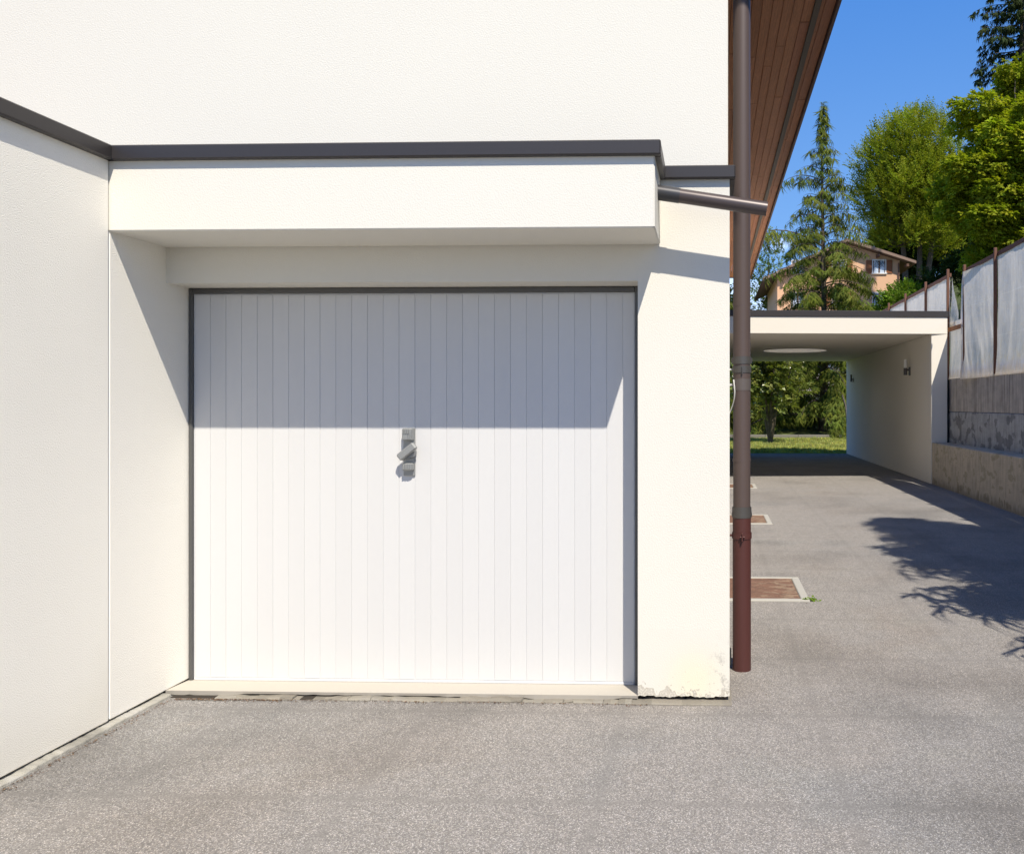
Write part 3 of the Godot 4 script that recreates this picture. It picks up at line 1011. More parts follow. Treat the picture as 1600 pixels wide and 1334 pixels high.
func board(st: SurfaceTool, lo: Vector3, hi: Vector3, col: Color) -> void:
	var off := rf(0, 1)
	var L := hi.z - lo.z
	var b := 0.0025
	var y := lo.y
	var u := [Vector2(off, 0.1), Vector2(off + L * 0.5, 0.1), Vector2(off + L * 0.5, 0.9), Vector2(off, 0.9)]
	face(st, [Vector3(lo.x + b, y, lo.z + b), Vector3(lo.x + b, y, hi.z - b), Vector3(hi.x - b, y, hi.z - b), Vector3(hi.x - b, y, lo.z + b)], Vector3.DOWN, u, col)
	for s in [0, 1]:
		var xa: float = hi.x if s else lo.x
		var xb: float = hi.x - b if s else lo.x + b
		face(st, [Vector3(xa, y + b, lo.z), Vector3(xb, y, lo.z + b), Vector3(xb, y, hi.z - b), Vector3(xa, y + b, hi.z)], Vector3((1 if s else -1), -1, 0), u, col)
		face(st, [Vector3(xa, y + b, lo.z), Vector3(xa, hi.y, lo.z), Vector3(xa, hi.y, hi.z), Vector3(xa, y + b, hi.z)], Vector3((1 if s else -1), 0, 0), u, col)
		var za: float = hi.z if s else lo.z
		face(st, [Vector3(lo.x, y, za), Vector3(lo.x, hi.y, za), Vector3(hi.x, hi.y, za), Vector3(hi.x, y, za)], Vector3(0, 0, (1 if s else -1)), [], col)

# an irregular block: a grid-like box with jittered corners
func rough_block(st: SurfaceTool, lo: Vector3, hi: Vector3, jit: float) -> void:
	var n := maxi(2, int((hi.x - lo.x) / 0.05))
	var top: Array = []
	var tone := rf(0.86, 1.05)
	for i in n + 1:
		var x := lerpf(lo.x, hi.x, float(i) / n)
		top.append([Vector3(x, hi.y + rf(-jit, jit) * 0.5, hi.z - 0.008 + rf(-jit, jit) * 0.3), Vector3(x, hi.y + rf(-jit, jit) * 0.3, lo.z), Vector3(x + rf(-jit, jit) * 0.3, lo.y, hi.z + rf(-jit, jit) * 0.5), Vector3(x, hi.y * 0.4, hi.z + rf(-jit, jit) * 0.4)])
	for i in n:
		var a: Array = top[i]
		var b: Array = top[i + 1]
		var v := tone * rf(0.85, 1.1)
		var col := Color(v, v * 0.98, v * 0.94)
		face(st, [a[0], a[1], b[1], b[0]], Vector3.UP, [], col)
		face(st, [a[3], a[0], b[0], b[3]], Vector3(0, 0.4, 1), [], col)
		face(st, [a[2], a[3], b[3], b[2]], Vector3.BACK, [], col)
	face(st, [top[0][2], top[0][3], top[0][0], top[0][1]], Vector3.LEFT, [], Color(tone, tone, tone))
	face(st, [top[n][2], top[n][3], top[n][0], top[n][1]], Vector3.RIGHT, [], Color(tone, tone, tone))

func build_side_wall() -> void:
	var t := thing("side_wing", "cream roughcast side wing at the left with a dark metal coping", "building")
	var w := wear(0.06, 211, 0.7, 0.10)
	wall_box("wall", Vector3(-3.4, 0.025, -3.985), Vector3(-2.838, 2.70, 3.0), M.stucco_rough, t, w, 0.13)
	wall_box("outer_wall", Vector3(-8.0, 0.0, 2.7), Vector3(-3.4, 2.70, 3.0), M.stucco_far, t, w, 1.0)
	var st := begin()
	bx(st, Vector3(-2.87, 2.668, -3.992), Vector3(-2.806, 2.737, 3.03), 0.006)
	bx(st, Vector3(-3.40, 2.713, -3.992), Vector3(-2.871, 2.731, 3.03), 0.003)
	part("coping", st, M.coping, t)
	st = begin()
	bx(st, Vector3(-8.0, 2.60, -4.40), Vector3(-3.40, 2.68, 3.0), 0.0)
	part("roof", st, M.tile, t)
	# white base strip under a crack
	rng.seed = 301
	st = begin()
	var sn := noise(FastNoiseLite.TYPE_SIMPLEX_SMOOTH, 6.0, 302, 4)
	var stain := func(p: Vector3) -> Color:
		var v := clampf(0.86 + 0.55 * sn.get_noise_2d(p.z * 0.5, p.y * 2.0) + 0.25 * sn.get_noise_2d(p.z * 3.0 + 50.0, p.y * 9.0), 0.2, 1.1)
		v *= 1.0 - 0.6 * smoothstep(-2.6, -1.8, p.z) * smoothstep(-0.3, 0.1, sn.get_noise_2d(p.z * 0.7, 9.0))
		return Color(v, v * 0.99, v * 0.95)
	for run in [[-4.40, -2.0, 220], [-2.0, 3.0, 60]]:
		sheet(st, run[2], 4, func(u: float, v: float) -> Vector3:
			var zz := lerpf(run[0], run[1], u)
			var top := 0.014 + 0.007 * sn.get_noise_2d(zz * 0.6, 1.0) + 0.004 * sn.get_noise_2d(zz * 4.0, 3.0)
			var xo := -2.803 + 0.008 * sn.get_noise_2d(zz * 0.5, 5.0) + 0.004 * sn.get_noise_2d(zz * 4.0, 7.0)
			return [Vector3(xo + 0.004, -0.02, zz), Vector3(xo, top * 0.6, zz), Vector3(xo - 0.006, top, zz), Vector3(-2.83, top + 0.003, zz), Vector3(-2.95, top, zz)][int(round(v * 4.0))], Vector3(1, 1, 0), stain)
	var bm: StandardMaterial3D = M.white_trim.duplicate()
	bm.vertex_color_use_as_albedo = true
	bm.heightmap_enabled = true
	bm.heightmap_texture = M.stucco.heightmap_texture
	bm.heightmap_scale = 0.4
	world_tri(bm, 2.5)
	bm.albedo_color = lin(0.38, 0.37, 0.34)
	part("base_strip", st, bm, t)
	st = begin()
	bx(st, Vector3(-3.3, -0.02, -4.6), Vector3(-2.86, 0.034, 3.0), 0.0)
	part("crack_backing", st, M.soil, t)

func build_carport() -> void:
	var t := thing("carport", "open cream carport bridging the driveway beside the house", "carport")
	var w := wear(0.04, 221, 0.4)
	wall_box("wall", Vector3(4.24, 0.0, -27.1), Vector3(4.545, 2.879, -16.75), M.stucco_far, t, w, 0.6)
	# roof slab with a round opening
	var st := begin()
	var fl := Vector2(0.095, -16.38)
	var fr := Vector2(4.545, -16.748)
	var poly := [fl, fr, Vector2(4.545, -27.1), Vector2(0.095, -27.1)]
	var c := Vector2(2.13, -21.85)
	var r := 0.79
	var ang: Array = []
	for i in 40:
		ang.append(TAU * i / 40.0)
	for p in poly:
		ang.append(fposmod((p - c).angle(), TAU))
	ang.sort()
	var rim: Array = []
	for a in ang:
		var d := Vector2(cos(a), sin(a))
		var hit := c + d * 100.0
		for i in 4:
			var x = Geometry2D.segment_intersects_segment(c, c + d * 100.0, poly[i], poly[(i + 1) % 4])
			if x != null and (x - c).length() < (hit - c).length():
				hit = x
		rim.append([c + d * r, hit])
	for i in rim.size():
		var a: Array = rim[i]
		var b: Array = rim[(i + 1) % rim.size()]
		for y in [2.88, 3.25]:
			face(st, [v3(a[0], y), v3(a[1], y), v3(b[1], y), v3(b[0], y)], Vector3.DOWN if y < 3.0 else Vector3.UP)
		face(st, [v3(a[0], 2.88), v3(a[0], 3.42), v3(b[0], 3.42), v3(b[0], 2.88)], v3(c - a[0], 0.0))
		face(st, [v3(a[1], 2.88), v3(a[1], 3.25), v3(b[1], 3.25), v3(b[1], 2.88)], v3(a[1] - c, 0.0))
	part("roof", st, M.stucco_far, t)
	# opal dome over the opening
	st = begin()
	for j in 6:
		for i in 32:
			var q: Array = []
			for k in [[i, j], [i, j + 1], [i + 1, j + 1], [i + 1, j]]:
				var th: float = TAU * k[0] / 32.0
				var ph: float = PI / 2 * k[1] / 6.0
				q.append(Vector3(c.x + cos(th) * cos(ph) * (r + 0.04), 3.40 + sin(ph) * 0.3, c.y + sin(th) * cos(ph) * (r + 0.04)))
			face(st, q, q[0] - Vector3(c.x, 3.2, c.y) + q[2] - Vector3(c.x, 3.2, c.y))
	part("skylight", st, M.opal, t)
	st = begin()
	var e := 0.022
	var yaw := -atan2(fr.y - fl.y, fr.x - fl.x)
	var xf := Transform3D(Basis(Vector3.UP, yaw), v3(fl, 0.0))
	var L := (fr - fl).length()
	bx(st, Vector3(0.0, 3.20, -0.02), Vector3(L + 0.02, 3.315, e), 0.006, xf)
	bx(st, Vector3(4.53, 3.202, -27.1), Vector3(4.567, 3.313, -16.77), 0.004)
	bx(st, Vector3(0.1, 3.202, -27.122), Vector3(4.567, 3.313, -27.085), 0.004)
	part("coping", st, M.coping, t)
	# wall lamps
	for i in 2:
		var lamp := thing("wall_lamp", ["white tube wall lamp near the front of the carport", "small dark wall lamp near the far end of the carport"][i], "lamp", Vector3(4.24, 2.30, [-18.5, -25.8][i]), "wall lamps in the carport")
		var b := begin()
		bx(b, Vector3(-0.03, -0.16, -0.035), Vector3(0.0, 0.02, 0.035), 0.004)
		bx(b, Vector3(-0.10, -0.06, -0.02), Vector3(-0.03, -0.02, 0.02), 0.004)
		tube(b, [Vector3(-0.1, -0.15, 0), Vector3(-0.1, 0.0, 0)], [0.04, 0.04], 16)
		part("bracket", b, M.dark_metal if i else M.pipe_grey, lamp)
		b = begin()
		tube(b, [Vector3(-0.1, 0.001, 0), Vector3(-0.1, 0.17, 0), Vector3(-0.1, 0.185, 0)], [0.037, 0.037, 0.025], 16)
		part("shade", b, M.lamp_glass if i == 0 else M.dark_metal, lamp)
		if i == 1:
			lamp.scale = Vector3.ONE * 0.65

func v3(p: Vector2, y: float) -> Vector3:
	return Vector3(p.x, y, p.y)

func build_retaining_wall() -> void:
	var t := thing("retaining_wall", "stepped grey concrete retaining wall below the sheeted fence", "wall")
	concrete_run(t, "lower_tier", 4.25, 4.62, 0.0, 0.795, -16.74, 4.0, M.concrete0, 4.0)
	concrete_run(t, "middle_tier", 4.60, 4.95, 0.78, 1.386, -16.9, 4.0, M.concrete1, 4.0)
	box_part("joint", Vector3(4.547, 0.0, -17.0), Vector3(4.605, 2.0, -16.85), M.gap, t, 0.0)
	var edges := [-16.9, -13.47, -9.95, -6.4, -2.9, 0.6, 4.0]
	for i in edges.size() - 1:
		concrete_run(t, "panel", 4.606, 4.80, 1.392, 2.02, edges[i] + 0.012, edges[i + 1] - 0.010, M.concrete2, 3.0)

func concrete_run(t: Node3D, called: String, x0: float, x1: float, y0: float, y1: float, z0: float, z1: float, mat: Material, per: float) -> void:
	var st := begin()
	var b := 0.012
	var u0 := z0 / per
	var u1 := z1 / per
	face(st, [Vector3(x0, y0, z0), Vector3(x0, y1 - b, z0), Vector3(x0, y1 - b, z1), Vector3(x0, y0, z1)], Vector3.LEFT, [Vector2(u0, 1), Vector2(u0, 0), Vector2(u1, 0), Vector2(u1, 1)])
	face(st, [Vector3(x0, y1 - b, z0), Vector3(x0 + b, y1, z0), Vector3(x0 + b, y1, z1), Vector3(x0, y1 - b, z1)], Vector3(-1, 1, 0), [Vector2(u0, 0), Vector2(u0, 0.03), Vector2(u1, 0.03), Vector2(u1, 0)])
	face(st, [Vector3(x0 + b, y1, z0), Vector3(x1, y1, z0), Vector3(x1, y1, z1), Vector3(x0 + b, y1, z1)], Vector3.UP, [Vector2(u0, 0.02), Vector2(u0, 0.3), Vector2(u1, 0.3), Vector2(u1, 0.02)])
	face(st, [Vector3(x0, y0, z0), Vector3(x0, y1 - b, z0), Vector3(x0 + b, y1, z0), Vector3(x1, y1, z0), Vector3(x1, y0, z0)], Vector3.FORWARD)
	face(st, [Vector3(x0, y0, z1), Vector3(x0, y1 - b, z1), Vector3(x0 + b, y1, z1), Vector3(x1, y1, z1), Vector3(x1, y0, z1)], Vector3.BACK)
	face(st, [Vector3(x1, y0, z0), Vector3(x1, y1, z0), Vector3(x1, y1, z1), Vector3(x1, y0, z1)], Vector3.RIGHT)
	part(called, st, mat, t)

func cloth_panel(st: SurfaceTool, x: float, d0: float, d1: float, bot: Callable, top: Callable, depth: float, sd: int) -> void:
	var f := noise(FastNoiseLite.TYPE_SIMPLEX_SMOOTH, 1.0, sd, 3)
	sheet(st, 28, 28, func(u: float, v: float) -> Vector3:
		var d := lerpf(d0, d1, u)
		var y := lerpf(bot.call(u), top.call(u), v)
		var edge := minf(1.0, minf(u, 1.0 - u) * 6.0) * 0.8 + 0.2
		var fold := f.get_noise_2d(d * 1.5 + v * 0.25, y * 0.35 + sd) * depth * (1.5 - v) * edge
		var belly := -depth * 1.2 * sin(PI * u) * (1.0 - v) * (1.0 - v)
		return Vector3(x + fold * (0.08 + 0.92 * smoothstep(0.0, 0.3, v)) - 0.056 * pow(1.0 - v, 4.0) + belly * 0.2 * minf(1.0, v * 4.0), y, -d), Vector3.LEFT, white)

func build_fences() -> void:
	var hoop := func(k: float, a: float) -> float: return a * sin(PI * k)
	var t := thing("sheeted_fence", "tall rusty post fence hung with white sheeting on the retaining wall", "fence", Vector3.ZERO, "sheeted fence runs")
	var posts := [15.85, 14.157, 12.40, 10.65, 8.9, 7.15, 5.4]
	for i in posts.size():
		var st := begin()
		bx(st, Vector3(4.585, 2.021, -posts[i] - 0.025), Vector3(4.635, 4.06, -posts[i] + 0.025), 0.006)
		part("post", st, M.rusty, t)
	var st2 := begin()
	bx(st2, Vector3(4.64, 3.93, -15.88), Vector3(4.675, 4.0, -5.3), 0.004)
	part("top_rail", st2, M.rusty, t)
	for i in posts.size() - 1:
		var st3 := begin()
		if i == 0:
			# its free edge hangs in front of the post
			var f := noise(FastNoiseLite.TYPE_SIMPLEX_SMOOTH, 1.0, 399, 3)
			sheet(st3, 36, 36, func(u: float, v: float) -> Vector3:
				var edge := 15.80 + 0.20 * sin(PI * clampf(v * 0.9, 0.0, 1.0)) + 0.04 * (1.0 - v)
				var d := lerpf(edge, 14.157, u)
				var off := -0.07 * pow(1.0 - u, 3.0) + 0.05 * f.get_noise_2d(u * 3.0 + v * 0.6, v * 0.9) * (1.3 - v) * (0.1 + 0.9 * smoothstep(0.0, 0.3, v)) - 0.055 * pow(1.0 - v, 4.0)
				return Vector3(4.652 + off, lerpf(1.985, 3.93, v), -d), Vector3.LEFT, white)
		else:
			cloth_panel(st3, 4.655, posts[i], posts[i + 1], func(_u: float) -> float: return 1.99, func(_u: float) -> float: return 3.93, 0.045, 400 + i)
		part("sheet", st3, M.sheet, t)
	# loose bay between the two runs
	var bay := begin()
	bx(bay, Vector3(4.60, 2.93, -16.94), Vector3(4.63, 3.01, -15.87), 0.004)
	part("crossbar", bay, M.rust_orange, t)
	bay = begin()
	cloth_panel(bay, 4.668, 16.98, 15.86, func(_u: float) -> float: return 1.99, func(_u: float) -> float: return 3.12, 0.05, 431)
	part("sheet", bay, M.sheet, t)
	bay = begin()
	cloth_panel(bay, 4.70, 16.98, 16.55, func(_u: float) -> float: return 3.0, func(u: float) -> float: return 4.02 - 0.75 * u, 0.05, 432)
	part("sheet", bay, M.sheet, t, "torn loose strip of sheeting curling off the post")
	# second run behind the carport
	t = thing("sheeted_fence", "rusty post fence with sheeting running behind the carport roof", "fence", Vector3.ZERO, "sheeted fence runs")
	posts = [22.5, 20.6, 18.68, 16.95]
	for i in posts.size():
		var st := begin()
		bx(st, Vector3(4.585, 2.0, -posts[i] - 0.025), Vector3(4.635, 4.15, -posts[i] + 0.025), 0.006)
		part("post", st, M.rusty, t)
	st2 = begin()
	bx(st2, Vector3(4.64, 4.0, -24.4), Vector3(4.675, 4.07, -16.93), 0.004)
	part("top_rail", st2, M.rusty, t)
	for i in posts.size() - 1:
		var st3 := begin()
		cloth_panel(st3, 4.655, posts[i], posts[i + 1], func(_u: float) -> float: return 2.1, func(_u: float) -> float: return 4.0, 0.03, 450 + i)
		part("sheet", st3, M.sheet, t)
	var st4 := begin()
	cloth_panel(st4, 4.655, 24.4, 22.5, func(_u: float) -> float: return 2.1, func(_u: float) -> float: return 4.0, 0.03, 460)
	part("sheet", st4, M.sheet, t)

func build_pipes() -> void:
	var t := thing("downpipe", "brown rainwater downpipe with a red foot at the house corner", "downpipe", Vector3(0.18, 0, -4.968))
	var st := begin()
	tube(st, [Vector3(0, 0.90, 0), Vector3(0, 5.31, 0)], [0.0495, 0.0495], 28)
	part("pipe", st, M.pipe, t)
	st = begin()
	tube(st, [Vector3(0, 0.0, 0), Vector3(0, 0.885, 0)], [0.0525, 0.0525], 28)
	part("foot_pipe", st, M.pipe_red, t, "dark red lower length of the downpipe")
	st = begin()
	for h in [2.094, 1.204]:
		tube(st, [Vector3(0, h - 0.012, 0), Vector3(0, h - 0.008, 0), Vector3(0, h + 0.008, 0), Vector3(0, h + 0.012, 0)], [0.0495, 0.0525, 0.0525, 0.0495], 28, false)
	part("seam", st, M.pipe, t)
	st = begin()
	tube(st, [Vector3(0, 1.75, 0), Vector3(0, 1.758, 0), Vector3(0, 1.772, 0), Vector3(0, 1.786, 0), Vector3(0, 1.794, 0)], [0.05, 0.058, 0.061, 0.058, 0.05], 28, false)
	tube(st, [Vector3(0, 1.70, 0), Vector3(0, 1.702, 0), Vector3(0, 1.738, 0), Vector3(0, 1.74, 0)], [0.0495, 0.054, 0.054, 0.0495], 28, false)
	bx(st, Vector3(-0.003, 1.69, 0.05), Vector3(0.003, 1.738, 0.062), 0.002)
	part("collar", st, M.pipe_grey, t)
	st = begin()
	tube(st, [Vector3(0, 1.60, 0), Vector3(0, 1.601, 0), Vector3(0, 1.665, 0), Vector3(0, 1.666, 0)], [0.0495, 0.0515, 0.0515, 0.0495], 28, false)
	part("sleeve", st, std(lin(0.115, 0.098, 0.092), 0.45, 0.2), t)
	st = begin()
	tube(st, [Vector3(0, 0.872, 0), Vector3(0, 0.878, 0), Vector3(0, 0.892, 0), Vector3(0, 0.905, 0), Vector3(0, 0.932, 0), Vector3(0, 0.935, 0)], [0.0525, 0.058, 0.059, 0.056, 0.055, 0.0495], 28, false)
	part("collar", st, M.pipe_grey, t)
	st = begin()
	tube(st, [Vector3(0, 0.752, 0), Vector3(0, 0.754, 0), Vector3(0, 0.786, 0), Vector3(0, 0.788, 0)], [0.0525, 0.057, 0.057, 0.0525], 28, false)
	bx(st, Vector3(-0.004, 0.742, 0.05), Vector3(0.004, 0.79, 0.075), 0.002)
	tube(st, [Vector3(-0.012, 0.768, 0.066), Vector3(0.014, 0.768, 0.066)], [0.006, 0.006], 8)
	bx(st, Vector3(-0.085, 0.764, -0.008), Vector3(-0.05, 0.776, 0.008), 0.002)
	part("clamp", st, M.pipe_red, t)
	st = begin()
	bx(st, Vector3(-0.09, 1.714, -0.006), Vector3(-0.05, 1.726, 0.006), 0.002)
	bx(st, Vector3(-0.09, 1.625, -0.006), Vector3(-0.045, 1.638, 0.006), 0.002)
	bx(st, Vector3(-0.05, 1.61, 0.012), Vector3(-0.04, 1.66, 0.03), 0.003)
	part("bracket", st, M.cable, t)
	st = begin()
	bx(st, Vector3(-0.095, 0.02, -0.03), Vector3(-0.06, 0.12, 0.0), 0.006)
	part("foot_bracket", st, M.gap, t)
	# thin cable
	st = begin()
	var pts: Array = []
	var rad: Array = []
	for i in 15:
		var s := i / 14.0
		pts.append(Vector3(0.131 + 0.012 * sin(s * 3.4) - 0.032 * s * s, 1.66 - 0.22 * s, -4.94 + 0.02 * sin(s * 5.0)))
		rad.append(0.0035)
	tube(st, pts, rad, 6)
	tag(part("cable", st, M.cable), "thin pale cable dangling beside the downpipe clamp", "cable")
	# drain spout of the canopy
	var s := thing("drain_spout", "dark brown drain spout sticking out of the canopy end", "drain pipe")
	st = begin()
	var a := Vector3(-0.30, 2.564, -4.23)
	var b := Vector3(0.275, 2.473, -4.23)
	var d := (b - a).normalized()
	tube(st, [a, b], [0.035, 0.035], 24, false)
	tube(st, [b, a.lerp(b, 0.2)], [0.0315, 0.0315], 24, false)
	tube(st, [b - d * 0.0005, b], [0.035, 0.0315], 24, false)
	part("pipe", st, M.spout, s)
	st = begin()
	tube(st, [a, a + d * 0.15, a + d * 0.152], [0.037, 0.037, 0.035], 24, false)
	part("sleeve", st, M.spout_sleeve, s)

func window(parent: Node3D, x0: float, x1: float, y0: float, y1: float, z: float, shutters: bool) -> void:
	var st := begin()
	var e := 0.09
	bx(st, Vector3(x0 - e, y0 - e, z - 0.02), Vector3(x0, y1 + e, z + 0.05), 0.01)
	bx(st, Vector3(x1, y0 - e, z - 0.02), Vector3(x1 + e, y1 + e, z + 0.05), 0.01)
	bx(st, Vector3(x0 + 0.002, y1, z - 0.02), Vector3(x1 - 0.002, y1 + e, z + 0.05), 0.01)
	bx(st, Vector3(x0 - e - 0.05, y0 - e - 0.002, z + 0.052), Vector3(x1 + e + 0.05, y0 - 0.01, z + 0.13), 0.01)
	var win := part("window", st, M.window_frame, parent)
	st = begin()
	bx(st, Vector3(x0, y0, z + 0.004), Vector3(x1, y1, z + 0.008), 0.0)
	part("opening", st, M.room, win)
	st = begin()
	var m := (x0 + x1) * 0.5
	bx(st, Vector3(m - 0.06, y0, z + 0.02), Vector3(m + 0.06, y1, z + 0.045), 0.005)
	bx(st, Vector3(x0, y0, z + 0.02), Vector3(x0 + 0.06, y1, z + 0.044), 0.005)
	bx(st, Vector3(x1 - 0.06, y0, z + 0.02), Vector3(x1, y1, z + 0.044), 0.005)
	part("sash", st, M.sash, win)
	for k in 2:
		st = begin()
		var xa := x0 + 0.06 if k == 0 else m + 0.06
		bx(st, Vector3(xa, y0, z + 0.012), Vector3(xa + (m - x0) - 0.12, y0 + (y1 - y0) * 0.45, z + 0.016), 0.0)
		part("curtain", st, M.curtain, win)
		st = begin()
		bx(st, Vector3(xa, y0, z + 0.03), Vector3(xa + (m - x0) - 0.12, y1, z + 0.034), 0.0)
		part("pane", st, M.glass, win)
	if shutters:
		for k in 2:
			st = begin()
			var w := (x1 - x0) * 0.5
			var xa := x0 - e - w if k == 0 else x1 + e
			bx(st, Vector3(xa, y0 - 0.04, z + 0.03), Vector3(xa + w, y1 + 0.04, z + 0.06), 0.01)
			for j in 9:
				var yy := y0 + (j + 0.3) * (y1 - y0) / 9.0
				bx(st, Vector3(xa + 0.06, yy, z + 0.062), Vector3(xa + w - 0.06, yy + 0.06, z + 0.078), 0.004)
			part("shutter", st, M.shutter, parent)

func build_far_houses() -> void:
	var t := thing("peach_house", "peach house with brown shutters behind the drooping cedar", "house")
	var z := -70.0
	var ridge := Vector2(10.9, 14.75)
	var re := Vector2(16.35, 12.95)
	var le := Vector2(4.2, 11.65)
	var wall := [Vector2(5.4, 1.0), Vector2(15.2, 1.0), Vector2(15.2, 13.1), Vector2(10.9, 14.5), Vector2(5.4, 12.0)]
	var st := begin()
	for pair in [[z, Vector3.BACK], [z - 12.0, Vector3.FORWARD]]:
		var pts: Array = []
		for p in wall:
			pts.append(Vector3(p.x, p.y, pair[0]))
		face(st, pts, pair[1])
	face(st, [Vector3(5.4, 1, z), Vector3(5.4, 12.0, z), Vector3(5.4, 12.0, z - 12), Vector3(5.4, 1, z - 12)], Vector3.LEFT)
	face(st, [Vector3(15.2, 1, z), Vector3(15.2, 13.1, z), Vector3(15.2, 13.1, z - 12), Vector3(15.2, 1, z - 12)], Vector3.RIGHT)
	part("wall", st, M.peach, t)
	# two roof planes with barge boards and rafters
	st = begin()
	for side in [[ridge, re], [ridge, le]]:
		var a: Vector2 = side[0]
		var b: Vector2 = side[1]
		var n := (b - a).normalized().orthogonal()
		if n.y < 0:
			n = -n
		for k in 9:
			var p := a.lerp(b, k / 9.0)
			var q := a.lerp(b, (k + 1) / 9.0) - n * 0.05
			face(st, [Vector3(p.x, p.y, z + 0.75), Vector3(q.x, q.y, z + 0.75), Vector3(q.x, q.y, z - 13), Vector3(p.x, p.y, z - 13)], Vector3.UP)
			face(st, [Vector3(q.x, q.y, z + 0.75), Vector3(q.x + n.x * 0.05, q.y + n.y * 0.05, z + 0.75), Vector3(q.x + n.x * 0.05, q.y + n.y * 0.05, z - 13), Vector3(q.x, q.y, z - 13)], Vector3(b.x - a.x, 0, 0))
		face(st, [Vector3(a.x, a.y - 0.2, z + 0.75), Vector3(b.x, b.y - 0.2, z + 0.75), Vector3(b.x, b.y - 0.2, z - 13), Vector3(a.x, a.y - 0.2, z - 13)], Vector3.DOWN)
	var roof := part("roof", st, M.tile, t)
	st = begin()
	for side in [[ridge, re], [ridge, le]]:
		var a: Vector2 = side[0]
		var b: Vector2 = side[1]
		face(st, [Vector3(a.x, a.y + 0.05, z + 0.77), Vector3(b.x, b.y + 0.02, z + 0.77), Vector3(b.x, b.y - 0.2, z + 0.77), Vector3(a.x, a.y - 0.2, z + 0.77)], Vector3.BACK)
	part("barge_board", st, std(lin(0.22, 0.15, 0.11), 0.8), roof)
	st = begin()
	for p in [Vector2(15.7, 12.85), Vector2(13.4, 13.65), Vector2(8.0, 13.1), Vector2(6.0, 12.2)]:
		bx(st, Vector3(p.x - 0.1, p.y - 0.32, z - 0.1), Vector3(p.x + 0.1, p.y - 0.1, z + 0.7), 0.01)
	part("rafter", st, M.roof_wood, roof)
	for row in [[12.12, 13.12], [9.45, 10.5], [6.8, 7.85], [4.2, 5.2]]:
		window(t, 13.08, 14.04, row[0], row[1], z, row[0] > 12.0)
		window(t, 9.85, 10.85, row[0], row[1], z, row[0] > 9.0)
		window(t, 6.6, 7.5, row[0], row[1], z, false)
	st = begin()
	tube(st, [Vector3(15.1, 12.9, z + 0.1), Vector3(15.1, 1.0, z + 0.1)], [0.06, 0.06], 8)
	part("downpipe", st, M.sash, t)
	# pale building seen under the carport roof
	t = thing("pale_building", "pale pinkish building glimpsed through the cedar below the carport roof", "building")
	z = -62.0
	box_part("wall", Vector3(-6.0, 0.8, z - 8.0), Vector3(10.5, 6.2, z), M.pale, t)
	for k in 2:
		box_part("balcony", Vector3(2.0, 2.5 + k * 2.6, z + 0.002), Vector3(10.2, 3.4 + k * 2.6, z + 1.1), M.pale, t)
		for j in 3:
			window(t, 2.6 + j * 2.6, 3.7 + j * 2.6, 3.55 + k * 2.6 - 2.6 + 0.02, 3.55 + k * 2.6 - 0.9, z, false)

